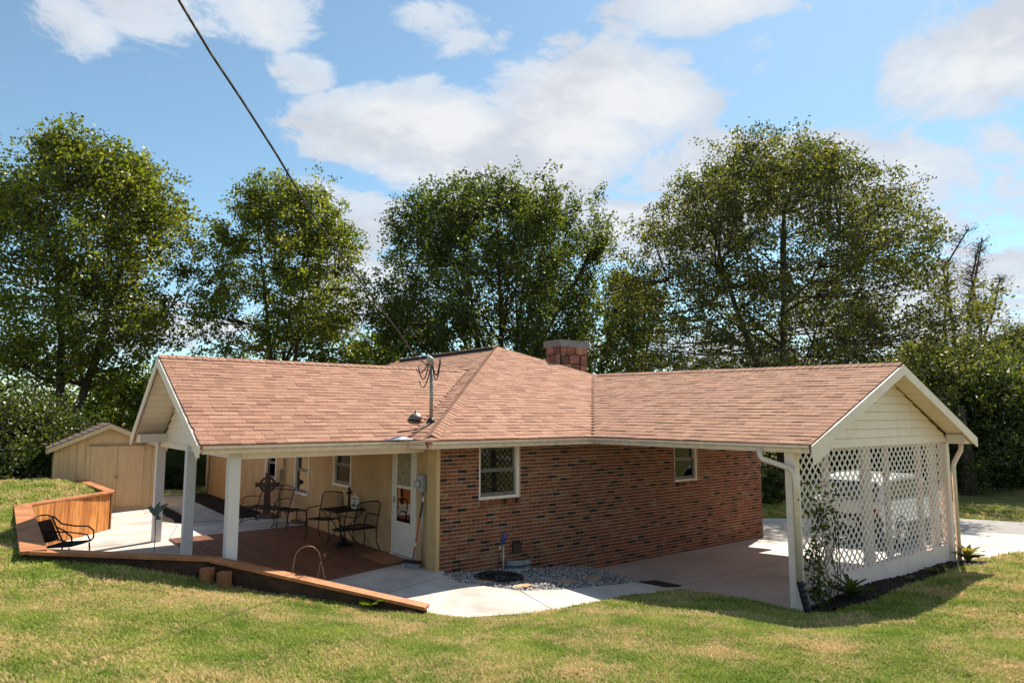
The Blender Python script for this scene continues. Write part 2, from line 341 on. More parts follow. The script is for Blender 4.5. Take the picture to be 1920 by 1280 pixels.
joint((.45, -1.76, 0), (.2, -2.8, 0), lambda x, y: float(np.interp(x, [.2, .45], [-.068, -.052]))); joint((2.3, -1.76, 0), (2.4, -2.6, 0), lambda x, y: -.26)
for y in (-2.3,): joint((3.45, y, 0), (9.35, y, 0), lambda x, y: float(cz(x, y)) + .0006)
for x in (11.2, 13.2): joint((x, -4.6, 0), (x, 1.2, 0), lambda a, b: -.4614)
SOILD = M('mulch', (.028, .018, .013), .95, .3, 14, .9, 60)
# mulch beds: a bumpy sheet of chips
def bed(name, poly, zf, step, amp, seed, mat):
    xs = [p[0] for p in poly]; ys = [p[1] for p in poly]; r = np.random.default_rng(seed)
    X, Y = np.meshgrid(np.arange(min(xs), max(xs), step), np.arange(min(ys), max(ys), step), indexing='ij')
    X = X + r.uniform(-.3, .3, X.shape)*step; Y = Y + r.uniform(-.3, .3, X.shape)*step
    Z = zf(X, Y) + r.uniform(0, amp, X.shape); a, b = X.shape; ii = np.arange(a*b).reshape(a, b)
    Fq = np.stack([ii[:-1,:-1], ii[1:,:-1], ii[1:,1:], ii[:-1,1:]], -1).reshape(-1, 4)
    ok = inpoly(X.ravel(), Y.ravel(), poly); Fq = Fq[ok[Fq].all(1)]
    used = np.unique(Fq); mp = -np.ones(a*b, int); mp[used] = np.arange(len(used))
    return tag(npmesh(name, np.stack([X, Y, Z], -1).reshape(-1, 3)[used], mp[Fq], mat), kind='structure')
bed('mulch_bed', BED, lambda x, y: hz(x, y) + .035, .035, .05, 3, SOILD)
bed('mulch_bed', MULCH, lambda x, y: 0*x - .06, .05, .07, 4, SOILD)
slab('stepping_path', PATH, lambda x, y: .035, .1, M('path_stone', (.40, .37, .34), .9, .15, 3, .5, 30))
# bare clay along the timber edging
CLAY = M('clay_dirt', (.40, .20, .10), .95, .2, 8, .8, 50)
for poly in ([(-6.35,.7),(-5.95,.55),(-5.85,4.6),(-6.2,4.8)], [(-4.6,-.1),(-3.9,-.25),(-2.8,-1.05),(-2.2,-1.95),(-1.75,-2.5),(-1.5,-2.2),(-2.6,-.95),(-3.6,.2),(-4.5,.5)],
             [(-1.2,-2.85),(0,-3.1),(2.0,-2.98),(2.0,-2.7),(0,-2.86),(-1.2,-2.56)], [(9.55,-4.85),(12.9,-5.1),(15,-5.75),(15,-5.4),(12,-4.7),(9.7,-4.5)]):
    bed('bare_soil', poly, lambda x, y: hz(x, y) + .014, .05, .022, 5, CLAY)

# ------------------------------------------------------------------ grass blades (one mass of tufts)
def grassmat():
    m = bpy.data.materials.new('grass_blade'); m.use_nodes = True; t = m.node_tree; n = t.nodes; l = t.links
    n.remove(n['Principled BSDF']); g = n.new('ShaderNodeNewGeometry'); oi = n.new('ShaderNodeObjectInfo')
    def nz(s, d=5):
        x = n.new('ShaderNodeTexNoise'); x.inputs['Scale'].default_value = s; x.inputs['Detail'].default_value = d; l.new(g.outputs['Position'], x.inputs['Vector']); return x.outputs[0]
    def rg(v, a, c):
        x = n.new('ShaderNodeMapRange'); x.inputs[1].default_value = a; x.inputs[2].default_value = c; l.new(v, x.inputs[0]); return x.outputs[0]
    def mix(f, a, c):
        x = n.new('ShaderNodeMix'); x.data_type = 'RGBA'; l.new(f, x.inputs[0])
        for i, v in ((6, a), (7, c)):
            if isinstance(v, tuple): x.inputs[i].default_value = v + (1,)
            else: l.new(v, x.inputs[i])
        return x.outputs[2]
    ad = n.new('ShaderNodeMath'); ad.operation = 'MULTIPLY_ADD'; ad.inputs[1].default_value = .30; l.new(oi.outputs['Random'], ad.inputs[0]); l.new(nz(1.15, 9), ad.inputs[2])
    green = mix(rg(nz(1.7, 6), .35, .65), (.15, .225, .038), (.30, .33, .08))
    c = mix(rg(ad.outputs[0], .61, .80), green, (.53, .40, .21))
    hs = n.new('ShaderNodeHueSaturation'); l.new(c, hs.inputs['Color']); vr = n.new('ShaderNodeMapRange'); vr.inputs[3].default_value = .55; vr.inputs[4].default_value = 1.5; l.new(g.outputs['Random Per Island'], vr.inputs[0]); l.new(vr.outputs[0], hs.inputs['Value']); c = hs.outputs[0]
    d = n.new('ShaderNodeBsdfDiffuse'); tr = n.new('ShaderNodeBsdfTranslucent'); l.new(c, d.inputs[0]); l.new(c, tr.inputs[0])
    a = n.new('ShaderNodeMixShader'); a.inputs[0].default_value = .4; l.new(d.outputs[0], a.inputs[1]); l.new(tr.outputs[0], a.inputs[2])
    l.new(a.outputs[0], n['Material Output'].inputs[0]); return m
GM = grassmat()
def tuft(seed, nb):
    r = np.random.default_rng(seed); V = []; Fq = []
    for i in range(nb):
        a = r.uniform(0, 6.28); d = r.uniform(0, .05); x, y = d*math.cos(a), d*math.sin(a); th = r.uniform(0, 6.28); ln = r.uniform(.35, .95); h = r.uniform(.022, .054)
        wd = r.uniform(.0035, .0065); px, py = -math.sin(th)*wd, math.cos(th)*wd; bx, by = math.cos(th)*h*ln, math.sin(th)*h*ln; o = len(V)
        V += [(x-px, y-py, -.005), (x+px, y+py, -.005), (x+bx*.45+px*.8, y+by*.45+py*.8, h*.65), (x+bx*.45-px*.8, y+by*.45-py*.8, h*.65), (x+bx*1.2, y+by*1.2, h)]
        Fq += [(o, o+1, o+2, o+3), (o+3, o+2, o+4)]
    me = bpy.data.meshes.new('grass_tuft'); me.from_pydata(V, [], Fq); me.materials.append(GM); return me
rg_ = np.random.default_rng(11)
pts = []
for (cnt, dmax, dmin) in ((150000, 9.5, 0), (150000, 17, 8.5), (60000, 30, 16)):
    d = np.sqrt(rg_.uniform(dmin**2, dmax**2, cnt)); a = YAW + rg_.uniform(-.74, .74, cnt)
    pts.append(np.c_[CAM.x + d*np.sin(a), CAM.y + d*np.cos(a), d])
pts = np.concatenate(pts); px_, py_ = pts[:,0], pts[:,1]; keep = np.ones(len(pts), bool)
for P in (NOOK, WALK, GRAVEL, HOUSE, CARPORT, DRIVE, BED, MULCH): keep &= ~inpoly(px_, py_, P)
keep &= ~inpoly(px_, py_, ROAD); keep &= ~((py_ > 11.6) & (px_ < 0) & (px_ > -5)); keep &= ~((py_ > 8.2) & (px_ < .1) & (px_ > -3.75))
pts = pts[keep]; zs = hz(pts[:,0], pts[:,1])
gv = np.c_[pts[:,0], pts[:,1], zs]; sc = (1 + np.clip((pts[:,2]-9)/14, 0, 1.3))*rg_.uniform(.6, 1.35, len(pts))
gm = bpy.data.meshes.new('grass'); gm.vertices.add(len(gv)); gm.vertices.foreach_set('co', gv.astype(np.float32).ravel())
at = gm.attributes.new('tsc', 'FLOAT', 'POINT'); at.data.foreach_set('value', sc.astype(np.float32))
at = gm.attributes.new('trz', 'FLOAT', 'POINT'); at.data.foreach_set('value', rg_.uniform(0, 6.28, len(gv)).astype(np.float32))
gm.materials.append(GM)
grass = bpy.data.objects.new('grass', gm); COL.objects.link(grass); tag(grass, 'short mown lawn grass, green with dry straw patches', 'grass', kind='stuff')
ng = bpy.data.node_groups.new('scatter_grass', 'GeometryNodeTree')
ng.interface.new_socket('Geometry', in_out='INPUT', socket_type='NodeSocketGeometry'); ng.interface.new_socket('Geometry', in_out='OUTPUT', socket_type='NodeSocketGeometry')
gi = ng.nodes.new('NodeGroupInput'); go = ng.nodes.new('NodeGroupOutput'); iop = ng.nodes.new('GeometryNodeInstanceOnPoints')
j = ng.nodes.new('GeometryNodeGeometryToInstance')
TUFTS = bpy.data.collections.new('grass_tufts')
# the tuft meshes live inside the node tree only: built as mesh data, joined through object-info nodes of unlinked objects
for s in range(5):
    ob = bpy.data.objects.new('grass_tuft', tuft(s, 10)); inf = ng.nodes.new('GeometryNodeObjectInfo'); inf.inputs[0].default_value = ob; inf.inputs['As Instance'].default_value = True
    ng.links.new(inf.outputs['Geometry'], j.inputs[0])
def named(nm):
    x = ng.nodes.new('GeometryNodeInputNamedAttribute'); x.data_type = 'FLOAT'; x.inputs[0].default_value = nm; return x.outputs[0]
cx = ng.nodes.new('ShaderNodeCombineXYZ'); ng.links.new(named('trz'), cx.inputs[2])
ng.links.new(gi.outputs[0], iop.inputs['Points']); ng.links.new(j.outputs[0], iop.inputs['Instance']); iop.inputs['Pick Instance'].default_value = True
ng.links.new(cx.outputs[0], iop.inputs['Rotation']); ng.links.new(named('tsc'), iop.inputs['Scale']); ng.links.new(iop.outputs[0], go.inputs[0])
md = grass.modifiers.new('scatter', 'NODES'); md.node_group = ng
# ------------------------------------------------------------------ house
WHITE = M('white_paint', (.84, .68, .58), .55, .05, 3, .06, 30)
TRIM = M('cream_trim', (.72, .63, .52), .5, .05, 4, .05, 30)
SOFF = M('vinyl_siding', (.88, .72, .60), .5, .04, 5, .04, 20)
STUC = M('yellow_stucco', (.52, .32, .155), .85, .10, 2.2, .3, 110, stretch=(1, 1, .5))
STUCL = M('yellow_corner_board', (.54, .35, .16), .7, .06, 3, .1, 60)
MORT = M('mortar', (.68, .50, .36), .95, .12, 20, .5, 160)
GUTM = M('gutter_metal', (.76, .60, .48), .35, .08, 8, .0, metal=.15)
ALU = M('worn_aluminium', (.46, .45, .46), .35, .2, 14, .1, 60, metal=.7)
DARKGL = pane_glass('window_glass')
BLIND = M('window_blind', (.22, .19, .15), .6, .15, 9)
SASH = M('grey_sash', (.17, .155, .135), .5, .1, 5)
BRICKS = [M('brick_%s' % a, c, .85, v, 24, .6, 140) for a, c, v in (('red', (.25, .074, .032), .2), ('rust', (.215, .066, .028), .2), ('orange', (.255, .095, .047), .2),
          ('charcoal', (.034, .021, .015), .3), ('tan', (.29, .145, .07), .3), ('brown', (.14, .055, .033), .2))]
BW = [.30, .24, .15, .13, .11, .07]
def pick(ws, r):
    t = r.random()*sum(ws)
    for i, w_ in enumerate(ws):
        t -= w_
        if t <= 0: return i
    return 0
house = thing('brick_house', (4.9, 7.6, -.45), 'low brick and stucco house with salmon shingle roof, patio porch and latticed carport', 'house')
WX = 9.8; WY = 15.3
# walls: mortar backing with openings
W1 = (.88, 1.83, 1.13, 2.12); W2 = (6.36, 7.22, 1.14, 2.12)          # windows in the brick wall: x0 x1 z0 z1
def wall_boxes(mb, u0, u1, z0, z1, holes, mk):
    us = sorted({u0, u1} | {h[0] for h in holes} | {h[1] for h in holes}); zs_ = sorted({z0, z1} | {h[2] for h in holes} | {h[3] for h in holes})
    for a, b in zip(us, us[1:]):
        for c, d in zip(zs_, zs_[1:]):
            if any(h[0] < (a+b)/2 < h[1] and h[2] < (c+d)/2 < h[3] for h in holes): continue
            if c >= z1 or d > z1: continue
            mk(mb, a, b, c, d)
mb = MB(); wall_boxes(mb, 0, WX, -.8, 2.3, [W1, W2], lambda m, a, b, c, d: m.box((a, .004, c), (b, .2, d)))
bwall = mb.build('brick_wall', MORT, house)
# bricks, running bond: 203 x 67.7 mm cells
bm_ = []
for i in range(6):
    q = MB(); q.box((-.0965, -.004, -.0285), (.0965, .03, .0285)); me = q.build('brick', BRICKS[i], None, bevel=0)
    d = me.data; bpy.data.objects.remove(me); bm_.append(d)
cells = []
r = random.Random(3)
for row in range(-9, 33):
    z = .0338 + row*.0677
    if z > 2.2: break
    off = .1015*(row % 2); x = -off
    while x < WX:
        a, b = max(x, 0), min(x + .203, WX); x += .203
        if b - a < .03: continue
        for h in (W1, W2):
            if h[2] - .12 < z < h[3] and b > h[0] - .005 and a < h[1] + .005:
                if a < h[0] - .03: b = h[0] - .004
                elif b > h[1] + .03: a = h[1] + .004
                else: a = b = 0
        if b - a < .03: continue
        k = pick(BW, r)
        if k == 3 and any(c[3] == 3 and abs(c[0] - (a + b)/2) < .22 and z - c[1] < .08 for c in cells[-62:]): k = 0
        cells.append(((a + b)/2, z, (b - a)/.203, k, r.uniform(-.003, .004)))
# rowlock sills under the windows
sills = []
for h in (W1, W2):
    n_ = int(round((h[1] - h[0])/.0677)); st = (h[1] - h[0])/n_
    for i in range(n_): sills.append((h[0] + st*(i + .5), h[2] - .062, pick([.3, .3, .1, .2, .1, 0], r)))
vis = [c for c in cells if c[1] > -.46]
vis.sort(key=lambda c: proj(c[0], 0, c[1])[2] + (5 if c[1] < .02 else 0))
front = set(id(c) for c in vis[:270]); rest = MB()
for c in cells:
    x, z, s, k, dy = c
    if id(c) in front: piece('brick', bm_[k], bwall, (x, dy, z), scale=(s if s < .99 else 1, 1, 1))
    else:
        hw = .0965*s if s > .99 else .1015*s - .005; rest.box((x - hw, -.004 + dy, z - .0285), (x + hw, .03, z + .0285), k)
for x, z, k in sills:
    piece('brick', bm_[k], bwall, (x, -.012, z), rot=(math.radians(12), math.radians(90), 0), scale=(.52, 1, .95))
tag(rest.build('brick_field', BRICKS, bwall), kind='stuff')
# other walls (yellow stucco, far sides)
YW = [(3.52, 4.47, 1.12, 2.0), (5.93, 6.9, .73, 1.86), (8.3, 9.2, .92, 1.8)]
YD = (.72, 1.64, .06, 2.09)
mb = MB(); wall_boxes(mb, .12, WY, -.4, 2.3, YW + [YD], lambda m, a, b, c, d: m.box((0, a, c), (.2, b, d)))
ywall = mb.build('stucco_wall', STUC, house)
mb = MB(); mb.box((.2, WY - .2, -.8), (WX, WY, 2.3)); mb.box((WX - .2, .2, -.8), (WX, WY - .2, 2.3)); mb.build('rear_wall', MORT, house)
mb = MB(); mb.box((-.055, -.02, -.06), (.0, .26, 2.2)); mb.box((-.055, -.055, -.06), (.02, -.02, 2.2)); mb.build('corner_board', STUCL, house, bevel=.004)
mb = MB(); mb.box((.2, .2, 2.0), (WX - .2, WY - .2, 2.04)); mb.build('ceiling', WHITE, house)
def window(axis_, pos, h, blinds, frame_mat, sash_mat, depth, fw=.055):
    "axis_ 'x': wall runs along x at y=pos; 'y': wall runs along y at x=pos. h = u0 u1 z0 z1"
    u0, u1, z0, z1 = h
    def bx(mb, a, b, d0, d1, c, d):
        if axis_ == 'x': mb.box((a, pos + d0 + .055, c), (b, pos + d1 + .055, d))
        else: mb.box((pos + d0, a, c), (pos + d1, b, d))
    sg = 1
    root = MB(); bx(root, u0, u0 + fw, -.02, depth + .04, z0, z1); bx(root, u1 - fw, u1, -.02, depth + .04, z0, z1)
    bx(root, u0 + fw, u1 - fw, -.02, depth + .04, z1 - fw, z1); bx(root, u0 + .003, u1 - .003, -.035, depth + .04, z0 - .012, z0 + .04)
    wnd = root.build('window', frame_mat, house, bevel=.003)
    zm = z0 + (z1 - z0)*.5; a, b = u0 + fw, u1 - fw; s = MB(); t = .045
    for (c, d, dd) in ((z0 + .04, zm + .015, depth*.45), (zm - .015, z1 - fw, depth*.75)):
        bx(s, a + .001, a + t, dd, dd + .028, c, d); bx(s, b - t, b - .001, dd, dd + .028, c, d); bx(s, a + t, b - t, dd, dd + .028, c, c + t*1.4); bx(s, a + t, b - t, dd, dd + .028, d - t*.7, d)
    s.build('sash', sash_mat, wnd)
    g = MB(); bx(g, a + t, b - t, depth*.45 + .01, depth*.45 + .016, z0 + .04 + t*1.4, zm); bx(g, a + t, b - t, depth*.75 + .01, depth*.75 + .016, zm, z1 - fw - t*.7); g.build('pane', DARKGL, wnd)
    bk = MB(); bx(bk, a, b, depth + .12, depth + .13, z0 + .04, z1 - fw); bk.build('room_shade', M('dark_interior', (.02, .018, .015), .9, .2, 2), wnd)
    if blinds:
        z = z0 + .09; q = MB(); bx(q, a + t + .01, b - t - .01, depth + .02, depth + .05, -.004, .004); ob = q.build('blind_slat', BLIND, wnd); me = ob.data; bpy.data.objects.remove(ob)
        og = ROOT[wnd.name]
        while z < z1 - fw - .05:
            o = bpy.data.objects.new('blind_slat', me); COL.objects.link(o); o.parent = wnd; o.location = (0, 0, z); z += .048
    return wnd
window('x', 0, W1, True, WHITE, SASH, .075); window('x', 0, W2, True, WHITE, SASH, .075)
for h in YW: window('y', 0, h, h[0] < 5, WHITE, SASH, .07)
# storm door
y0, y1, z0, z1 = YD; DOORM = M('white_door_paint', (.70, .62, .55), .5, .04, 3)
mb = MB(); mb.box((-.02, y0, z0), (.12, y0 + .05, z1)); mb.box((-.02, y1 - .05, z0), (.12, y1, z1)); mb.box((-.02, y0 + .05, z1 - .05), (.12, y1 - .05, z1)); mb.box((-.05, y0 - .02, z0 - .05), (.12, y1 + .02, z0))
door = mb.build('door', DOORM, house, bevel=.003)
q = MB(); a, b = y0 + .055, y1 - .055; ga, gb = .93, 1.49
q.box((.0, a, z0 + .01), (.035, b, .67)); q.box((.0, a, .67), (.035, ga, z1 - .055)); q.box((.0, gb, .67), (.035, b, z1 - .055)); q.box((.0, ga, 1.97), (.035, gb, z1 - .055)); q.box((-.004, ga, 1.29), (.037, gb, 1.34))
q.build('door_leaf', DOORM, door, bevel=.002)
q = MB(); q.box((-.007, ga - .02, .65), (.0, ga, 1.99)); q.box((-.007, gb, .65), (.0, gb + .02, 1.99)); q.box((-.007, ga, .65), (.0, gb, .67)); q.box((-.007, ga, 1.97), (.0, gb, 1.99)); q.build('glass_trim', WHITE, door)
q = MB(); q.box((.012, ga, .67), (.018, gb, 1.29)); q.build('pane', DARKGL, door)
q = MB(); q.box((.012, ga, 1.34), (.018, gb, 1.97)); q.build('pane', M('ribbed_bathroom_glass', (.34, .27, .15), .12, .35, 9, .6, 60, spec=.8, stretch=(1, 1, 4)), door)
q = MB(); q.tube([(-.0, 1.565, 1.06), (-.05, 1.565, 1.06), (-.055, 1.54, 1.06), (-.055, 1.50, 1.06)], .011); q.tube([(-.0, 1.565, 1.0), (-.012, 1.565, 1.12)], .018); q.build('handle', ALU, door, smooth=True)
q = MB(); q.box((.05, y0 + .05, z0), (.07, y1 - .05, z1 - .05)); q.build('inner_door', M('inner_door_dark', (.03, .025, .02), .5, .2, 3), door)
# electric meter, conduits, wall bits
q = MB(); q.box((-.11, .36, 1.30), (-.002, .55, 1.60)); mt = q.build('electric_meter', M('meter_grey', (.33, .33, .34), .5, .1, 8, metal=.4), house, bevel=.01)
q = MB(); q.lathe((0, 0, 0), [(.06, 0), (.066, .02), (.066, .05), (.055, .08), (.03, .1), (.001, .105)], 20); q.v = [(-.11 - z, .455 + x, 1.44 + y) for x, y, z in q.v]; q.build('meter_dial', M('meter_glass', (.36, .34, .32), .15, .1, 20), mt, smooth=True)
q = MB(); q.tube([(-.05, .42, 1.3), (-.05, .42, -.02)], .014); q.build('conduit', ALU, mt, smooth=True)
q = MB(); q.tube([(-.06, 7.55, 2.2), (-.06, 7.55, 1.0), (-.06, 7.62, .86), (-.06, 7.8, .72), (-.06, 7.86, .6), (-.06, 7.86, 0)], .028); q.build('drain_pipe', M('pipe_painted', (.34, .22, .11), .7, .1, 4), house, smooth=True)
q = MB(); q.box((-.05, 7.72, .95), (-.002, 7.86, 1.25)); q.build('cable_box', M('cable_box_brown', (.10, .085, .06), .7, .2, 9), house, bevel=.005)
q = MB(); q.box((1.63, -.06, .10), (1.83, .0, .27)); q.box((1.61, -.075, .25), (1.85, .0, .285)); q.build('dryer_vent', M('vent_brown', (.06, .035, .025), .6, .1, 8), house, bevel=.006)

# ------------------------------------------------------------------ roof
K = .43; ZE = 2.235; E_ = .46
RZ = 4.54
SHING = [M('shingle_%d' % i, c, .92, .16, 45, .7, 220) for i, c in enumerate(((.39, .20, .135), (.44, .23, .155), (.33, .165, .11), (.41, .22, .145), (.465, .255, .175)))]
SW = [.3, .26, .16, .2, .12]
SHUND = M('shingle_underside', (.10, .05, .04), .9, .1, 8)
e1 = (-E_, -E_, ZE); r1 = (4.9, 4.9, RZ); r2 = (4.9, 10.4, RZ); e2 = (10.26, -E_, ZE); e3 = (10.26, 15.76, ZE); e4 = (-E_, 15.76, ZE)
PX = -3.84; pn0 = (PX, .26, 2.225); pn1 = (-E_ + .02, .26, 2.225); pr0 = (PX, 3.62, 3.745); pr1 = (3.05, 3.62, 3.745); pf0 = (PX, 6.05, 2.225); pf1 = (-E_, 6.05, 2.225)
CXE = 3.30; cn0 = (CXE, -E_, 2.235); cn1 = (CXE, -5.02, 2.225); cr0 = (6.78, 3.08, 3.757); cr1 = (6.47, -5.02, 3.56); cf1 = (9.62, -5.02, 2.225); cf0 = (9.62, -E_, 2.235)
DECKW = M('roof_deck_wood', (.30, .22, .15), .8, .1, 5)
def sheet(mb, pts, up=-.012, dn=-.075): mb.prism([(p[0], p[1], p[2] + dn) for p in pts], (0, 0, up - dn))
mb = MB()
sheet(mb, [e1, e2, r1]); sheet(mb, [e1, r1, r2, e4]); sheet(mb, [e4, r2, e3]); sheet(mb, [e3, r2, r1, e2])
sheet(mb, [pn0, pn1, pr1, pr0], -.013, -.07); sheet(mb, [pf1, pf0, pr0, pr1], -.013, -.07)
sheet(mb, [cn1, cr1, cr0, cn0], -.016, -.07); sheet(mb, [cf1, cf0, cr0, cr1], -.016, -.07)
roof = mb.build('roof', SHING[0], house)
EXPO = .143; tabs = []
def edge_at(e, t):
    for (t0, p), (t1, q) in zip(e, e[1:]):
        if t <= t1 or (t1, q) == e[-1]:
            k = 0 if t1 == t0 else max(0, min(1, (t - t0)/(t1 - t0))); return Vector(p).lerp(Vector(q), k)
def shingles(A, B, seed, wmin=.15, wmax=.32, ea=0, eb=0):
    "rows of tabs between edge A and edge B, both lists of (t, point)"
    rr = random.Random(seed); slope = max((Vector(A[-1][1]) - Vector(A[0][1])).length*.0, 0)
    a0, a1 = Vector(A[0][1]), Vector(A[-1][1]); b0 = Vector(B[0][1]); dr = (b0 - a0).normalized()
    run = (a1 - a0) - dr*(a1 - a0).dot(dr); ln = run.length; upv = run.normalized(); nrm = dr.cross(upv); nrm = nrm if nrm.z > 0 else -nrm
    n_ = int(ln/EXPO); ex = 1.0/n_
    for i in range(n_):
        t0, t1 = i*ex, (i + 1)*ex; pa, pb = edge_at(A, t0 + 1e-4), edge_at(B, t0 + 1e-4); qa, qb = edge_at(A, min(1, t1)), edge_at(B, min(1, t1))
        pa, pb, qa, qb = pa - dr*ea, pb + dr*eb, qa - dr*ea, qb + dr*eb; wid = (pb - pa).length; sa = (pa - a0).dot(dr); x = sa - rr.random()*.4
        wob = rr.uniform(-.004, .004)
        while x < sa + wid:
            w_ = rr.uniform(wmin, wmax); l0, l1 = max(x, sa), min(x + w_, sa + wid); x += w_
            if l1 - l0 < .025: continue
            wq = (qb - qa).length; sq = (qa - a0).dot(dr); f = lambda s_: qa + (qb - qa)*max(0, min(1, (s_ - sq)/max(wq, 1e-5)))
            g = lambda s_: pa + (pb - pa)*((s_ - sa)/max(wid, 1e-5))
            h = rr.choice((.008, .009, .011, .015)); low = upv*(wob + rr.uniform(-.003, .003)); gp = dr*.0015
            P0, P1 = g(l0) + low + gp, g(l1) + low - gp; Q0, Q1 = f(l0) + gp + upv*.02, f(l1) - gp + upv*.02
            tabs.append(([P0 + nrm*h, P1 + nrm*h, Q1 + nrm*.003, Q0 + nrm*.003, P0 - nrm*.006, P1 - nrm*.006, Q1 - nrm*.008, Q0 - nrm*.008], pick(SW, rr)))
tv = (3.08 + E_)/(4.9 + E_)
shingles([(0, e1), (1, r1)], [(0, cn0), (tv, (6.78, 3.08, 3.757)), (1, r1)], 1, eb=.05)
tp = (3.05 + E_)/(4.9 + E_)
shingles([(0, (-E_, .28, ZE)), (tp, pr1), (tp + .001, (3.05, 12.25, 3.745)), (1, r2)], [(0, e1), (1, r1)], 2, ea=.05)
shingles([(0, pn0), (1, pr0)], [(0, pn1), (1, pr1)], 3, eb=.05)
shingles([(0, cn0), (1, cr0)], [(0, cn1), (1, cr1)], 4, ea=.05)
TF = [(0,1,2,3), (4,5,1,0), (4,0,3,7), (1,5,6,2), (7,6,5,4), (3,2,6,7)]
def tab_area(t):
    p = [proj(*v)[:2] for v in t[0][:4]]; return abs(sum(p[i][0]*p[(i+1) % 4][1] - p[(i+1) % 4][0]*p[i][1] for i in range(4)))/2
tabs.sort(key=tab_area, reverse=True)
rest = MB()
for i, (vs, k) in enumerate(tabs):
    if i < 285:
        c = sum(vs, Vector())/8; me = bpy.data.meshes.new('shingle'); me.from_pydata([tuple(v - c) for v in vs], [], TF); me.materials.append(SHING[k]); me.update()
        piece('shingle', me, roof, c)
    else: rest.add(vs, TF, k)
tag(rest.build('shingle_field', SHING, roof), kind='stuff')
# hip, ridge caps
caps = MB()
def capline(p, q, sd, wd=.13, st=.15, lift=.02):
    p, q = Vector(p), Vector(q); t = (q - p).normalized(); n_ = int((q - p).length/st); s = t.cross(Vector((0,0,1))).normalized(); rr = random.Random(sd)
    for i in range(n_):
        a = p + t*(i*st - .01); b = p + t*((i + 1)*st + .05); u = Vector((0,0,1)); dr = .42*wd; hh = lift + rr.uniform(0, .002)
        V = [a + s*wd - u*(dr - hh), a + u*(hh + .012), a - s*wd - u*(dr - hh), b + s*wd*.98 - u*(dr - hh + .012), b + u*hh, b - s*wd*.98 - u*(dr - hh + .012)]
        V += [v - u*.014 for v in V]
        caps.add(V, [(0,3,4,1), (1,4,5,2), (0,1,7,6), (1,2,8,7), (6,7,10,9), (7,8,11,10)], pick(SW, rr))
capline(Vector(e1).lerp(Vector(r1), .025), r1, 1, .15, .15, .03); capline((PX, 3.62, 3.745), (2.9, 3.62, 3.745), 2, .13); capline(cr1, (6.76, 2.9, 3.75), 3, .13); capline(r1, e2, 4, .13); capline(e4, r2, 6, .13)
capline(r1, r2, 5, .17, .15, .05)
tag(caps.build('ridge_caps', SHING, roof), kind='stuff')
q = MB(); q.box((4.72, 4.95, RZ - .07), (5.08, 10.3, RZ + .018)); q.build('ridge_vent', M('vent_black', (.02, .018, .018), .7, .1, 5), roof)
# fascia, soffit, gutters
fas = MB()
fas.box((-.42, -.43, 2.09), (3.40, -.40, 2.205)); fas.box((-.43, -.40, 2.09), (-.40, .30, 2.205)); fas.box((10.2, -.4, 2.09), (10.23, 15.7, 2.2))
fas.box((3.37, -4.98, 2.09), (3.40, -.43, 2.2)); fas.box((9.52, -4.98, 2.09), (9.55, -.4, 2.2)); fas.box((PX + .06, .30, 2.09), (-.43, .33, 2.195)); fas.box((PX + .06, 5.95, 2.09), (-.43, 5.98, 2.195))
fas.box((-.43, 5.98, 2.09), (-.40, 15.7, 2.2)); fas.build('fascia', WHITE, house)
sf = MB(); sf.box((-.40, -.40, 2.096), (10.2, 0.005, 2.106)); sf.box((-.40, .005, 2.096), (.0, .30, 2.106)); sf.box((PX + .5, .33, 2.10), (-.005, 5.95, 2.112)); sf.box((3.40, -4.6, 2.10), (9.52, -.41, 2.112)); sf.box((-.4, 5.98, 2.096), (0, 15.7, 2.106))
sf.build('soffit', SOFF, house)  # flat porch ceiling panel included: out of view, added to block light
def gutter(p, q, out, mat=GUTM):
    "open K-style trough from p to q; out = outward unit vector, p and q on the fascia line at the trough's top"
    p, q, o = Vector(p), Vector(q), Vector(out); u = Vector((0,0,1)); mb = MB(); w_ = .105; h = .115; t = .005
    prof = [(0, 0), (0, -h), (w_*.62, -h), (w_*.72, -h*.55), (w_, -h*.32), (w_, 0), (w_ - .012, 0), (w_ - .012, -t*2), (w_ - t*2, -h*.3), (w_*.7, -h*.5), (w_*.6, -h + t), (t, -h + t), (t, 0)]
    V = [p + o*a + u*b for a, b in prof] + [q + o*a + u*b for a, b in prof]; n_ = len(prof)
    mb.add(V, [tuple(range(n_)), tuple(range(2*n_ - 1, n_ - 1, -1))] + [(i, (i+1) % n_, (i+1) % n_ + n_, i + n_) for i in range(n_)]); return mb
GZ = 2.212
G = [((-.43, -.43, GZ), (3.30, -.43, GZ), (0,-1,0)), ((-.43, .21, GZ), (-.43, -.44, GZ), (-1,0,0)), ((PX + .03, .30, GZ - .006), (-.44, .30, GZ - .006), (0,-1,0)),
     ((3.37, -.53, GZ), (3.37, -5.0, GZ), (-1,0,0)), ((9.55, -5.0, GZ), (9.55, -.4, GZ), (1,0,0)), ((PX + .03, 5.98, GZ), (-.45, 5.98, GZ), (0,1,0))]
for a, b, o in G: gutter(a, b, o).build('gutter', GUTM, house)
q = MB(); q.prism([(-.95, .14, 2.235), (-.42, .06, 2.235), (-.60, .24, 2.30)], (0,0,.006)); q.prism([(-.62, -.2, 2.225), (-.5, -.54, 2.218), (-.36, -.5, 2.225)], (0,0,.006)); q.build('gutter_flashing', ALU, house)
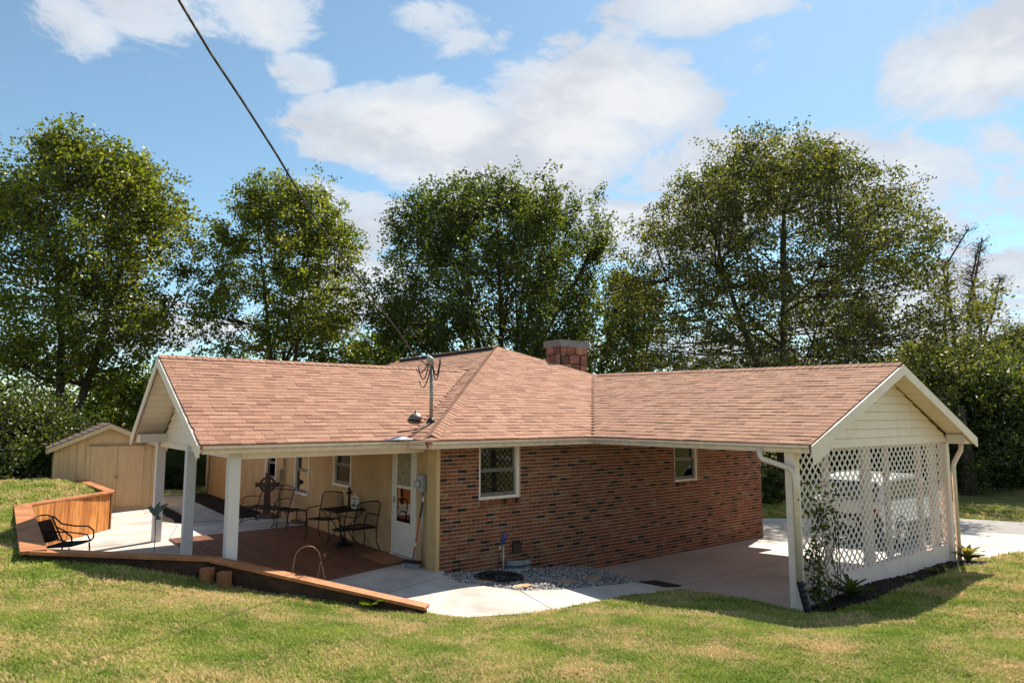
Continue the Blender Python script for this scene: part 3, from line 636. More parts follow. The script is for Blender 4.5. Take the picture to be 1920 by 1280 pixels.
# patio porch: posts, beam, gable boards
PM = M('porch_post_paint', (.73, .65, .63), .5, .04, 3)
for y in (.56, 3.3, 6.03):
    q = MB(); q.box((-3.36, y - .085, 0.0), (-3.19, y + .085, 2.1)); q.build('porch_post', PM, house, bevel=.006)
q = MB(); q.box((-3.30, .64, 1.995), (-3.21, 5.95, 2.1)); q.box((-3.19, .47, 1.99), (-.0, .60, 2.095)); q.build('porch_beam', WHITE, house)
def gable(axis_, pos, u0, u1, um, zb, zt, off, nb, name):
    "horizontal siding boards filling a gable triangle; axis_ 'x' plane x=pos (u=y), 'y' plane y=pos (u=x)"
    st = (zt - zb)/nb
    for i in range(nb):
        a, b = zb + i*st, zb + (i + 1)*st - .004
        L0 = lambda z: u0 + (um - u0)*(z - zb)/(zt - zb); R0 = lambda z: u1 + (um - u1)*(z - zb)/(zt - zb)
        q = MB(); P = [(L0(a), a), (R0(a), a), (R0(b), b), (L0(b), b)]; d0, d1 = off*.004, off*.032
        mk = (lambda u, z, d: (pos + d, u, z)) if axis_ == 'x' else (lambda u, z, d: (u, pos + d, z))
        V = [mk(P[0][0], P[0][1], d1), mk(P[1][0], P[1][1], d1), mk(P[2][0], P[2][1], d0), mk(P[3][0], P[3][1], d0)] + [mk(u, z, -off*.03) for u, z in P]
        q.add(V, [(0,1,2,3), (7,6,5,4), (0,4,5,1), (1,5,6,2), (2,6,7,3), (3,7,4,0)]); q.build(name, SOFF, house)
gable('x', -3.25, .36, 5.9, 3.62, 2.1, 3.64, -1, 10, 'gable_board')
gable('y', -4.60, 3.5, 9.46, 6.47, 2.12, 3.47, -1, 9, 'gable_board')
# overhang soffit boards (underside of the gable overhangs) and rake boards
def rake(p, q, o, wd, name, mat, th=.03):
    p, q, o = Vector(p), Vector(q), Vector(o); u = Vector((0,0,-1)); mb = MB(); mb.prism([p, q, q + u*wd, p + u*wd], o*th); return mb.build(name, mat, house)
ZR = .075
for (a, b) in ((pn0, pr0), (pf0, pr0)): rake((PX - .002, a[1], a[2] - .014), (PX - .002, b[1], b[2] - .014), (-1, 0, 0), .17, 'rake_board', WHITE)
for (a, b) in ((cn1, cr1), (cf1, cr1)): rake((a[0], -5.022, a[2] - .016), (b[0], -5.022, b[2] - .016), (0, -1, 0), .18, 'rake_board', WHITE)
for (a, b, ax) in ((pf0, pr0, 0), (pn0, pr0, 0), (cf1, cr1, 1), (cn1, cr1, 1)):
    A, B = Vector(a), Vector(b); n_ = 13
    for i in range(n_):
        s, t = A.lerp(B, i/n_), A.lerp(B, (i + .93)/n_); d = Vector((0,0,-.085))
        if ax == 0: V = [(PX + .04, s.y, s.z), (-3.26, s.y, s.z), (-3.26, t.y, t.z), (PX + .04, t.y, t.z)]
        else: V = [(s.x, -4.98, s.z), (t.x, -4.98, t.z), (t.x, -4.63, t.z), (s.x, -4.63, s.z)]
        q = MB(); q.prism([Vector(v) + d for v in V], (0, 0, -.012)); q.build('soffit_board', SOFF, house)
for a, b in (((PX + .06, 5.45, 2.10), (-3.27, 5.97, 2.27)), ((PX + .06, .33, 2.10), (-3.27, .44, 2.18)), ((9.2, -4.97, 2.09), (9.60, -4.63, 2.28)), ((3.40, -4.97, 2.09), (3.60, -4.63, 2.2))):
    q = MB(); q.box(a, b); q.build('eave_return', WHITE, house)
rake((PX - .036, .24, 2.20), (PX - .036, .42, 2.28), (.003, 0, 0), .2, 'rake_tail', WHITE); rake((3.28, -5.056, 2.21), (3.78, -5.056, 2.42), (0, .003, 0), .3, 'rake_tail', WHITE)
q = MB(); q.cbox((5.55, -4.63, 2.98), (.012, .012, .19), 0); q.build('gable_hook', M('rusty_iron', (.10, .05, .03), .8, .2, 20), house)
# ------------------------------------------------------------------ carport lattice, downspouts, chimney, mast
LATM = M('lattice_vinyl', (.80, .69, .63), .5, .05, 4)
LX0, LX1, LZ1 = 3.55, 9.0, 2.14
def zb(x): return .05 + .012*(x - 3.5)
q = MB(); q.prism([(3.42, -4.64, -.32), (9.14, -4.64, -.22), (9.14, -4.64, zb(9.1) + .01), (3.42, -4.64, zb(3.5) + .01)], (0, .05, 0)); q.build('base_board', WHITE, house)
q = MB(); q.prism([(LX0, -4.575, zb(LX0)), (LX1, -4.575, zb(LX1)), (LX1, -4.575, zb(LX1) + .05), (LX0, -4.575, zb(LX0) + .05)], (0, .03, 0)); q.box((LX0, -4.575, LZ1 - .06), (LX1, -4.545, LZ1)); lat = q.build('lattice_screen', LATM, house)
S = .172; WD = .031
def slat(u0, z0, s, y):
    "45-degree slat through (u0,z0), direction (1,s); clipped to the screen"
    zb0 = zb(5); t0, t1 = -9, 9
    for lo, hi, o, d in ((LX0, LX1, u0, 1), (zb0, LZ1, z0, s)):
        a, b = (lo - o)/d, (hi - o)/d
        if a > b: a, b = b, a
        t0, t1 = max(t0, a), min(t1, b)
    if t1 - t0 < .06: return
    q = MB(); q.bar((u0 + t0, y, z0 + s*t0), (u0 + t1, y, z0 + s*t1), .008, WD, up=(-s, 0, 1)); q.build('slat', LATM, lat)
x = LX0 - LZ1
while x < LX1 + LZ1:
    slat(x, zb(5), 1, -4.600); slat(x, zb(5), -1, -4.591); x += S
for xx, wd in ((3.46, .13), (9.06, .14)):
    q = MB(); q.box((xx - wd/2, -4.70, float(cz(0, -4.6)) - .12), (xx + wd/2, -4.645 + .0, 2.1)); q.box((xx - wd/2, -4.588 - .055, -.25), (xx + wd/2, -4.53, 2.1)); q.build('corner_post', WHITE, house, bevel=.005)
for xx, wd in ((4.63, .15), (5.98, .30), (6.76, .13), (8.12, .13), (8.75, .30)):
    q = MB(); q.box((xx - wd/2, -4.54, -.24), (xx + wd/2, -4.47, 2.1)); q.build('carport_post', WHITE, house, bevel=.004)
def downspout(pts, boot=None):
    mb = MB(); mb.tube(pts, .045, 8); d = mb.build('downspout', GUTM, house, smooth=True)
    if boot: m2 = MB(); m2.tube(boot, [.05 + .006*(i % 2) for i in range(len(boot))], 10); m2.build('drain_boot', M('black_plastic', (.015, .015, .016), .5, .1, 9), d)
bt = [Vector((3.31, -4.75, .24)).lerp(Vector((3.36, -4.82, -.26)), i/12) + Vector((0, -.03*(i/12)**2, 0)) for i in range(13)]
downspout([(3.27, -4.2, 2.12), (3.27, -4.2, 2.03), (3.27, -4.24, 1.98), (3.30, -4.68, 1.86), (3.31, -4.74, 1.78), (3.31, -4.75, 1.6), (3.31, -4.75, .22)], bt)
downspout([(9.60, -4.75, 2.12), (9.60, -4.75, 2.0), (9.58, -4.75, 1.95), (9.24, -4.74, 1.72), (9.2, -4.73, 1.62), (9.2, -4.73, -.2)])
downspout([(-.28, 15.1, 2.1), (-.28, 15.1, 2.0), (-.10, 15.2, 1.85), (-.06, 15.22, 1.7), (-.06, 15.22, 0)])
# chimney of field stone
CH = (6.42, 4.0, 7.42, 4.6); q = MB(); q.box((CH[0], CH[1], 3.2), (CH[2], CH[3], 4.66)); ch = q.build('chimney', M('dark_stone_mortar', (.05, .032, .028), .9, .2, 12, .5, 60), roof)
STN = [M('chimney_stone_%d' % i, c, .85, .22, 7, .7, 40) for i, c in enumerate(((.27, .125, .085), (.22, .10, .07), (.32, .17, .11), (.16, .075, .055)))]
stones = [((0, .98), (.20, 1.0), (.20, .70), (.02, .66)), ((.22, 1.0), (.55, .99), (.53, .78), (.30, .72), (.22, .76)), ((.57, .99), (.98, 1.0), (.98, .80), (.72, .74), (.55, .79)),
          ((.02, .63), (.28, .69), (.30, .45), (.02, .42)), ((.32, .69), (.52, .75), (.70, .71), (.66, .46), (.33, .44)), ((.74, .71), (.98, .77), (.98, .40), (.72, .42)),
          ((.02, .39), (.40, .42), (.38, .18), (.02, .16)), ((.42, .42), (.70, .42), (.70, .15), (.41, .17)), ((.73, .39), (.98, .37), (.98, .12), (.73, .14))]
for i, s_ in enumerate(stones):
    z = lambda v: 3.75 + v*.86
    q = MB(); q.prism([(CH[0] + u, CH[1] - .002, z(v)) for u, v in s_], (0, -.03 - .012*(i % 3), 0)); q.build('stone', STN[i % 4], ch)
for i, s_ in enumerate(stones):
    q = MB(); q.prism([(CH[0] - .002, CH[1] + .60*(1 - u), z(v)) for u, v in s_], (-.03 - .01*(i % 2), 0, 0)); q.build('stone', STN[(i + 1) % 4], ch)
q = MB(); q.box((CH[0] - .06, CH[1] - .06, 4.60), (CH[2] + .06, CH[3] + .06, 4.79)); q.box((CH[0] - .045, CH[1] - .045, 3.7), (CH[0] + .1, CH[3], 4.07)); q.build('chimney_flashing', M('lead_grey_flashing', (.20, .19, .20), .5, .15, 8, metal=.4), ch)
# service mast
GALV = M('galvanised_pipe', (.33, .31, .29), .45, .2, 20, metal=.6); BLK = M('black_cable', (.012, .011, .011), .55, .1, 9)
MX, MY = .18, .55
q = MB(); q.tube([(MX, MY, 2.4), (MX, MY, 3.6)], .034, 10); ms = q.build('service_mast', GALV, roof, smooth=True)
q = MB(); q.tube([(MX, MY, 3.58), (MX - .03, MY - .02, 3.68), (MX - .09, MY - .05, 3.70), (MX - .13, MY - .07, 3.62)], [.05, .062, .055, .03], 10); q.build('weatherhead', M('weatherhead_grey', (.40, .38, .37), .4, .1, 8, metal=.3), ms, smooth=True)
q = MB(); q.lathe((MX, MY, 2.47), [(.10, 0), (.075, .09), (.05, .12), (.036, .14)], 14); q.build('roof_boot', BLK, ms, smooth=True)
rx = Vector((.793, -.609, 0))
for k, (a, b, dip, bow) in enumerate((((-.05, 3.60), (-.24, 3.56), .35, .0), ((-.07, 3.6), (-.27, 3.5), .16, .1), ((.02, 3.58), (.17, 3.66), .42, .05), ((.03, 3.56), (.16, 3.7), .3, -.05), ((-.02, 3.5), (-.22, 3.3), .3, .08))):
    P = []
    for i in range(15):
        t = i/14; s = a[0] + (b[0] - a[0])*t; zz = a[1] + (b[1] - a[1])*t - dip*4*t*(1 - t)*.75; P.append(Vector((MX, MY, 0)) + rx*s + Vector((-.609, -.793, 0))*(.05 + bow*math.sin(3.1*t)) + Vector((0, 0, zz)))
    q = MB(); q.tube(P, .011, 6); q.build('service_wire', BLK, ms, smooth=True)
q = MB(); q.tube([(MX - .02, MY - .03, 2.53), (MX - .25, MY - .2, 2.46), (MX - .45, MY - .25, 2.40), (MX - .8, MY - .2, 2.365)], .012, 6); q.build('service_wire', BLK, ms, smooth=True)
q = MB(); q.lathe((.10, .98, 2.545), [(.06, -.12), (.06, .03), (.14, .035), (.12, .09), (.07, .14), (.02, .15), (.02, .20), (.001, .21)], 18); q.build('roof_vent', M('vent_grey', (.16, .15, .15), .5, .1, 10, metal=.4), roof, smooth=True)
# ------------------------------------------------------------------ overhead line: in the vertical plane between the mast and a pole behind the camera
A = Vector((MX - .1, MY - .08, 3.52)); d0 = dirpx(335, 0); Bp = CAM + d0*5.3
hd = Vector((Bp.x - A.x, Bp.y - A.y, 0)); nrm = Vector((hd.y, -hd.x, 0)).normalized(); P = [A]
for u, v in ((770, 655), (748, 622), (700, 560), (640, 480), (575, 385), (520, 292), (455, 190), (395, 100), (335, 0), (290, -80), (200, -240)):
    d = dirpx(u, v); t = (A - CAM).dot(nrm)/d.dot(nrm); P.append(CAM + d*t)
q = MB(); q.tube(P, .010, 7); P2 = []
for i in range(len(P) - 1):
    for j in range(14): P2.append(P[i].lerp(P[i+1], j/14))
LCAT = M('line_conductor', (.03, .03, .032), .5, .2, 30)
for ph in (0, 2.1): q.tube([p + Vector((math.cos(i*.55 + ph), math.sin(i*.55 + ph), math.sin(i*.55 + ph)))*.007 for i, p in enumerate(P2)], .005, 5)
pl = q.build('power_line', LCAT, origin=A); tag(pl, 'thin black twisted overhead cable running from the roof mast up across the sky', 'cable')

# ------------------------------------------------------------------ retaining wall around the sunken patio
CAPM = M('cap_board_red', (.43, .17, .07), .6, .22, 3.0, .3, 40, stretch=(1, 1, 1)); PLK = [M('cedar_plank_%d' % i, c, .6, .28, 2.5, .3, 30, stretch=(6, 6, .6)) for i, c in enumerate(((.57, .22, .055), (.50, .185, .045), (.62, .255, .07)))]
DKW = M('dark_timber', (.075, .038, .022), .85, .3, 6, .5, 40)  # wall boards, much darker brown than the caps and planks
PA, PB, PC, PD, PE, PF, PG = (-1.42,-2.10,.10), (-3.56,.34,.60), (-5.72,.95,.87), (-5.62,6.5,.885), (-3.86,8.42,.885), (-4.12,12.0,.90), (-7.5,12.4,.93)
rw = thing('retaining_wall', (-4.5, 3, 0), 'low cedar plank retaining wall with red cap boards round the sunken patio', 'retaining wall')
def cap(p, q, w0, w1):
    p, q = Vector(p), Vector(q); t = (q - p); s = Vector((-t.y, t.x, 0)).normalized(); mb = MB()
    mb.prism([p + s*w0, p - s*w0, q - s*w1, q + s*w1], (0, 0, -.045)); return mb.build('cap_board', CAPM, rw, bevel=.004)
cap(PA, PB, .10, .11); cap((PB[0], PB[1], PB[2] + .004), PC, .11, .13); cap((PC[0] + .02, PC[1] - .1, PC[2] + .005), PD, .15, .14); cap((PD[0] - .08, PD[1] - .06, PD[2] + .006), PE, .12, .11); cap((PE[0], PE[1] - .06, PE[2] + .003), PF, .11, .1); cap(PF, PG, .09, .09)
def planks(p, q, side, zt0, zt1, mats, name='plank', w_=.135, zbot=-.02):
    p, q = Vector(p), Vector(q); t = Vector((q.x - p.x, q.y - p.y, 0)); ln = t.length; t.normalize(); n_ = Vector((-t.y, t.x, 0))*side; c = int(ln/w_); st = ln/c; rr = random.Random(5)
    for i in range(c):
        a = p + t*(i*st + .003); b = p + t*((i + 1)*st - .003); k = (i + .5)/c; z1_ = zt0 + (zt1 - zt0)*k; o = n_*(.02 + rr.uniform(0, .006))
        mb = MB(); mb.prism([Vector((a.x, a.y, zbot)), Vector((b.x, b.y, zbot)), Vector((b.x, b.y, z1_)), Vector((a.x, a.y, z1_))], o); mb.build(name, mats[rr.randrange(3)], rw)
planks((PD[0] + .1, PD[1] - .08, 0), (PE[0] - .02, PE[1] - .04, 0), -1, .84, .84, PLK)
planks((PE[0] + .03, PE[1], 0), (PF[0] + .03, PF[1], 0), -1, .84, .85, PLK)
def boards(p, q, z0a, z1a, z0b, z1b, th=.045):
    p, q = Vector((p[0], p[1], 0)), Vector((q[0], q[1], 0)); s = Vector((-(q - p).y, (q - p).x, 0)).normalized()*th; mb = MB()
    mb.prism([p + Vector((0,0,z0a)), q + Vector((0,0,z0b)), q + Vector((0,0,z1b)), p + Vector((0,0,z1a))], s); mb.build('wall_board', DKW, rw)
boards(PA, PB, -.3, .052, .30, .552); boards((PA[0], PA[1]), PB, -.5, -.31, -.3, .295); boards(PB, PC, .3, .55, .58, .82); boards(PB, PC, -.3, .295, -.3, .575); boards(PC, PD, -.3, .82, -.3, .835); boards(PD, PE, -.3, .83, -.3, .83, .03); boards(PE, PF, -.3, .83, -.3, .85, -.03); boards(PF, PG, .3, .85, .3, .88)
for (x, y, z0_, z1_) in ((-3.68, .18, .0, .50), (-3.50, -.02, .1, .46), (-1.62, -1.98, -.3, .05)):
    q = MB(); q.cbox((x, y, (z0_ + z1_)/2), (.15, .15, z1_ - z0_), .75); q.build('timber_post', M('sawn_timber', (.34, .14, .06), .8, .25, 5, .4, 30), rw, bevel=.006)
# ------------------------------------------------------------------ wooden deck
dk = thing('wood_deck', (-1.5, 3.3, 0), 'red-brown stained plank deck under the porch roof', 'deck')
DKM = [M('deck_stain_%d' % i, c, .55, .22, 3, .25, 30, stretch=(8, .7, 1)) for i, c in enumerate(((.19, .078, .046), (.165, .068, .04), (.215, .088, .052)))]
x = -3.02; i = 0
while x < -.02:
    y0 = .95 + .28*x; q = MB(); b = min(x + .138, -.004)
    q.prism([(x + .003, y0 + .28*.003, .006), (b - .003, y0 + .28*(b - x), .006), (b - .003, 6.04, .006), (x + .003, 6.04, .006)], (0, 0, .026)); q.build('plank', DKM[rnd.randrange(3)], dk, bevel=.002); x += .14
# ------------------------------------------------------------------ gravel strip against the brick wall
def wz(x, y): return np.interp(x, [-.2, .45, 1.3, 2.3, 3.45], [-.03, -.09, -.16, -.26, -.37])
bed('gravel_bed', GRAVEL, lambda x, y: wz(x, y) - .03, .06, .03, 8, M('gravel_fines', (.12, .11, .10), .9, .3, 30, .8, 80))
r = np.random.default_rng(21); gx = r.uniform(-.2, 3.45, 5200); gy = r.uniform(-1.9, .0, 5200); ok = inpoly(gx, gy, GRAVEL); gx, gy = gx[ok], gy[ok]; n_ = len(gx)
ico = np.array([(1,0,0),(-1,0,0),(0,1,0),(0,-1,0),(0,0,1),(0,0,-1)], float); icf = np.array([(0,2,4),(2,1,4),(1,3,4),(3,0,4),(2,0,5),(1,2,5),(3,1,5),(0,3,5)])
V = ico[None]*r.uniform(.45, 1.3, (n_, 6, 1))*r.uniform(.016, .034, (n_, 1, 1))*np.array([1.25, 1, .75]); th = r.uniform(0, 6.28, n_); c_, s_ = np.cos(th), np.sin(th)
V = np.stack([V[...,0]*c_[:,None] - V[...,1]*s_[:,None], V[...,0]*s_[:,None] + V[...,1]*c_[:,None], V[...,2]], -1) + np.c_[gx, gy, wz(gx, gy) + r.uniform(-.008, .022, n_)][:,None,:]
Fg = (icf[None] + (np.arange(n_)*6)[:,None,None]).reshape(-1, 3)
tag(npmesh('gravel', V.reshape(-1, 3), Fg, M('grey_gravel', (.36, .335, .32), .85, .25, 12, .3, 60, island=.5), kind='stuff'), 'loose blue-grey crushed stones beside the brick wall', 'gravel')
FLAG = M('tan_flagstone', (.42, .27, .15), .9, .2, 6, .5, 40)
for i, (x, y, sx, sy, lb) in enumerate(((.42, -.88, .2, .13, 'grey-brown flagstone left of the coiled hose in the gravel'), (.74, -1.42, .22, .1, 'sunlit tan flagstone at the front edge of the gravel'),
        (1.75, -1.30, .19, .15, 'flat tan flagstone in the middle of the shaded gravel'), (2.5, -1.20, .19, .14, 'tan flagstone in the gravel nearest the carport floor'))):
    q = MB(); n_ = 9; rr = random.Random(i); z = float(wz(x, y)); q.prism([(x + sx*math.cos(a*6.283/n_)*rr.uniform(.8, 1.1), y + sy*math.sin(a*6.283/n_)*rr.uniform(.8, 1.1), z - .02) for a in range(n_)], (0, 0, .055)); tag(q.build('flagstone', FLAG, origin=(x, y, z), bevel=.008), lb, 'stone', 'flagstones in the gravel strip')
# rubble along the carport floor edge
q = MB()
for i in range(90):
    rr = random.Random(i + 40); t = rr.random(); x = 3.30 + rr.uniform(-.14, .07); y = -2.5 - 1.75*t; z = float(hz(x, y)); s = rr.uniform(.025, .075)
    q.add([(x + v[0]*s*rr.uniform(.6, 1.3), y + v[1]*s*rr.uniform(.6, 1.3), z + .012 + v[2]*s*.6) for v in ico], [tuple(f) for f in icf], i % 3)
tag(q.build('rubble', [STN[0], FLAG, MATS['grey_gravel']], origin=(3.3, -3.3, -.2)), 'loose brown rubble between the lawn and the carport floor', 'rubble', kind='stuff')
q = MB(); q.prism([(3.22, -1.64, -.352), (3.62, -1.72, -.356), (3.58, -2.36, -.322), (3.18, -2.28, -.322)], (0, 0, .014)); tag(q.build('door_mat', M('black_rubber_mat', (.012, .012, .013), .7, .2, 30, .5, 120), origin=(3.4, -2, -.34)), 'flat black rubber mat where the walkway meets the carport', 'mat')
q = MB(); q.prism([(-.57, .86, .034), (.0, .86, .034), (.0, 1.84, .034), (-.57, 1.84, .034)], (0, 0, .018)); tag(q.build('door_mat', M('coir_mat', (.36, .17, .07), .95, .2, 60, .8, 200), origin=(-.3, 1.3, .034), bevel=.004), 'orange-brown coir door mat in front of the white door', 'mat')
# ------------------------------------------------------------------ patio furniture
IRON = M('black_iron', (.012, .011, .010), .45, .2, 20, metal=.3); MESHM = M('black_sling_mesh', (.02, .018, .016), .7, .2, 40, .3, 300)
def xf(q, loc, rz):
    c, s = math.cos(rz), math.sin(rz); q.v = [(loc[0] + x*c - y*s, loc[1] + x*s + y*c, loc[2] + z) for x, y, z in q.v]; return q
def grid_panel(mb, P, n, m, r):
    "wire mesh: P(u,v) point function"
    for i in range(n + 1): mb.tube([P(i/n, j/6) for j in range(7)], r, 4)
    for j in range(m + 1): mb.tube([P(i/6, j/m) for i in range(7)], r, 4)
def patio_chair(loc, rz, label):
    t = thing('patio_chair', loc, label, 'chair', 'black metal patio chairs')
    B = lambda name, q, m=IRON: xf(q, loc, rz).build(name, m, t, smooth=True)
    w = .26                                                   # chair faces +x in its own frame
    q = MB(); P = lambda u, v: Vector((-.20 + .44*v, -w*.92 + 2*w*.92*u, .42 + .02*v - .015*math.sin(3.14*v)))
    q.tube([(-.2, -w, .42), (.24, -w, .44), (.26, 0, .44), (.24, w, .44), (-.2, w, .42)], .011, 6, closed=True); grid_panel(q, P, 14, 12, .0028); B('seat', q)
    q = MB(); P = lambda u, v: Vector((-.20 - .15*v, -w*.9 + 2*w*.9*u, .44 + .50*v)); q.tube([(-.2, -w, .40), (-.28, -w, .68), (-.345, -w*.97, .90), (-.36, -w*.8, .95), (-.365, 0, .965), (-.36, w*.8, .95), (-.345, w*.97, .90), (-.28, w, .68), (-.2, w, .40)], .012, 6)
    grid_panel(q, P, 14, 14, .0028); B('backrest', q)
    for s in (-1, 1):
        q = MB(); q.tube([(-.27, s*w, .66), (-.1, s*(w + .03), .665), (.14, s*(w + .04), .66), (.22, s*(w + .04), .62), (.235, s*(w + .03), .52), (.22, s*w, .44)], .011, 6); B('armrest', q)
        q = MB(); q.tube([(.22, s*w, .44), (.235, s*w, .3), (.20, s*(w + .01), .15), (.27, s*(w + .02), .02), (.29, s*(w + .02), .012)], .011, 6); B('leg', q)
        q = MB(); q.tube([(-.2, s*w, .42), (-.22, s*w, .3), (-.20, s*(w + .01), .15), (-.30, s*(w + .02), .02), (-.32, s*(w + .02), .012)], .011, 6); B('leg', q)
    return t
patio_chair((-.42, 3.95, .032), math.radians(215), 'black wire-mesh patio chair behind the table, its back to the yellow wall')
patio_chair((-.32, 2.42, .032), math.radians(97), 'black wire-mesh patio chair beside the white door, back nearest the door')
TL = (-.36, 3.12, .032); t = thing('patio_table', TL, 'square black mesh patio table standing by the yellow wall', 'table')
q = MB(); P = lambda u, v: Vector((-.36 + .72*u, -.36 + .72*v, .715)); q.tube([(-.37, -.37, .71), (.37, -.37, .71), (.37, .37, .71), (-.37, .37, .71)], .014, 6, closed=True); grid_panel(q, P, 30, 30, .0032); q.cbox((0, 0, .700), (.70, .70, .006)); xf(q, TL, .12).build('table_top', IRON, t)
for k in range(4):
    a = math.pi/4 + k*math.pi/2; c, s = math.cos(a), math.sin(a); q = MB(); q.tube([(c*.42, s*.42, .70), (c*.36, s*.36, .6), (c*.16, s*.16, .42), (c*.12, s*.12, .3), (c*.2, s*.2, .15), (c*.34, s*.34, .015)], .011, 6); xf(q, TL, .12).build('leg', IRON, t, smooth=True)
q = MB(); q.tube([(math.cos(i*.524)*.2, math.sin(i*.524)*.2, .30) for i in range(12)], .010, 6, closed=True); q.lathe((0, 0, .295), [(.19, 0), (.19, .008)], 24); xf(q, TL, 0).build('shelf_ring', IRON, t, smooth=True)
q = MB(); q.lathe((-.40, 2.98, .034), [(.20, 0), (.21, .03), (.16, .055), (.06, .07), (.045, .16), (.03, .17)], 20); tag(q.build('umbrella_base', IRON, origin=(-.40, 2.98, .034), smooth=True), 'round black umbrella base on the deck under the table', 'umbrella base')
# jug and little cross on the table
J = (-.17, 2.92, .757); q = MB(); prof = [(.075, 0), (.082, .02), (.082, .2), (.07, .24), (.03, .265), (.026, .29)]; q.lathe((0, 0, 0), prof, 14); q.v = [(x*.75, y*1.15, z) for x, y, z in q.v]
t = thing('jug', J, 'white plastic jug with a brown and black label on the table', 'jug'); xf(q, J, math.radians(40)).build('bottle', M('white_plastic', (.62, .56, .48), .4, .05, 9), t, smooth=True)
q = MB(); q.lathe((0, 0, .288), [(.03, 0), (.03, .025)], 12); xf(q, J, 0).build('lid', M('jug_cap', (.5, .45, .38), .5, .1, 9), t)
R = Matrix.Rotation(math.radians(-52), 3, 'Z')
for (dz, h, wd, cc) in ((.215, .022, .05, (.10, .03, .015)), (.19, .008, .08, (.12, .08, .05)), (.145, .008, .07, (.10, .08, .06)), (.128, .007, .08, (.10, .08, .06)), (.085, .03, .09, (.03, .028, .022)), (.06, .012, .085, (.05, .05, .03))):
    q = MB(); q.cbox(Vector(J) + R @ Vector((0, -.094, dz)), (wd, .004, h), math.radians(-52)); q.build('label_print', M('label_ink_%d' % int(dz*1000), cc, .6, .2, 60), t)
X = (-.20, 3.18, .757); t = thing('small_cross', X, 'small dark wooden cross standing on the table behind the jug', 'cross')
WDK = M('dark_carved_wood', (.035, .018, .012), .6, .25, 14, .3, 60); q = MB(); q.cbox((0, 0, .21), (.045, .035, .42)); q.cbox((0, 0, .012), (.16, .12, .024)); xf(q, X, .6).build('post', WDK, t, bevel=.004); q = MB(); q.cbox((0, -.002, .30), (.18, .036, .05)); xf(q, X, .6).build('crossbar', WDK, t, bevel=.004)
# settee
BL = (-.72, 6.85, .004); t = thing('patio_bench', BL, 'black wrought-iron glider bench with scrolled back behind the footstool', 'bench'); rz = math.radians(203)
w = .56; B = lambda name, q, sm=True: xf(q, BL, rz).build(name, IRON, t, smooth=sm)
q = MB(); P = lambda u, v: Vector((-.22 + .46*v, -w + 2*w*u, .42 - .02*math.sin(3.14*v))); q.tube([(-.22, -w, .42), (.24, -w, .42), (.26, 0, .42), (.24, w, .42), (-.22, w, .42)], .012, 6, closed=True); grid_panel(q, P, 24, 14, .003); B('seat', q)
q = MB(); P = lambda u, v: Vector((-.24 - .16*v, -w + 2*w*u, .46 + .38*v)); grid_panel(q, P, 24, 14, .0026); q.tube([(-.22, -w, .40), (-.40, -w, .87), (-.42, -w*.5, .93), (-.42, 0, .91), (-.42, w*.5, .93), (-.40, w, .87), (-.22, w, .40)], .012, 6); q.tube([(-.395, -w, .83), (-.395, w, .83)], .008, 5)
for i in range(9): q.tube(arc((-.41, -w + .12 + i*.112, .875), .028, 0, 6.0, 8, (0, 1, 0), (0, 0, 1)), .004, 4)
B('backrest', q)
for s in (-1, 1):
    q = MB(); q.tube([(-.30, s*w, .62), (-.1, s*(w + .02), .66), (.15, s*(w + .03), .65), (.25, s*(w + .02), .58), (.22, s*w, .50), (.17, s*w, .53)], .011, 6); B('armrest', q)
    for sx in (.24, -.2): q = MB(); q.tube([(sx, s*w, .42), (sx*1.05, s*w, .25), (sx*.9, s*w, .12), (sx*1.3, s*w, .015)], .012, 6); B('leg', q)
    q = MB(); q.tube([(.24, s*w, .06), (0, s*w, .10), (-.2, s*w, .06)], .009, 5); q.tube(arc((0, s*w, .2), .16, .3, 2.84, 8, (1, 0, 0), (0, 0, 1)), .007, 5); B('glider_rail', q)
FL = (-.40, 5.93, .004); t = thing('footstool', FL, 'low black mesh footstool next to the bench', 'footstool')
q = MB(); P = lambda u, v: Vector((-.22 + .44*u, -.24 + .48*v, .42 + .02*math.sin(3.14*u))); q.tube([(-.23, -.25, .42), (.23, -.25, .42), (.23, .25, .42), (-.23, .25, .42)], .013, 6, closed=True); grid_panel(q, P, 14, 14, .003); xf(q, FL, .12).build('seat', IRON, t)
for sx in (-1, 1):
    for sy in (-1, 1): q = MB(); q.tube([(sx*.2, sy*.25, .42), (sx*.25, sy*.25, .36), (sx*.24, sy*.25, .2), (sx*.25, sy*.25, .01)], .011, 6); xf(q, FL, .12).build('leg', IRON, t, smooth=True)
# celtic cross
CL = (-.32, 8.0, .0); t = thing('celtic_cross', CL, 'tall dark wooden ringed cross on a stepped stone base by the yellow wall', 'cross'); rz = math.radians(-32)
CW = M('cross_wood', (.075, .028, .015), .55, .3, 7, .4, 30); B = lambda n_, q, m=CW: xf(q, CL, rz).build(n_, m, t, bevel=.006)
q = MB(); q.prism([(-.085, -.045, .12), (.085, -.045, .12), (.065, -.045, .8), (.06, -.045, 1.16), (-.06, -.045, 1.16), (-.065, -.045, .8)], (0, .09, 0)); B('shaft', q)
q = MB(); q.box((-.30, -.05, .80), (-.066, .05, .91)); q.box((.066, -.05, .80), (.30, .05, .91)); B('crossbar', q)
q = MB(); n_ = 24; V = []
for i in range(n_):
    a = 6.2832*i/n_
    for rr_, yy in ((.155, -.03), (.205, -.03), (.205, .03), (.155, .03)): V.append((rr_*math.cos(a), yy, .855 + rr_*math.sin(a)))
q.add(V, [(i*4 + j, i*4 + (j+1) % 4, ((i+1) % n_)*4 + (j+1) % 4, ((i+1) % n_)*4 + j) for i in range(n_) for j in range(4)]); xf(q, CL, rz).build('ring', CW, t)
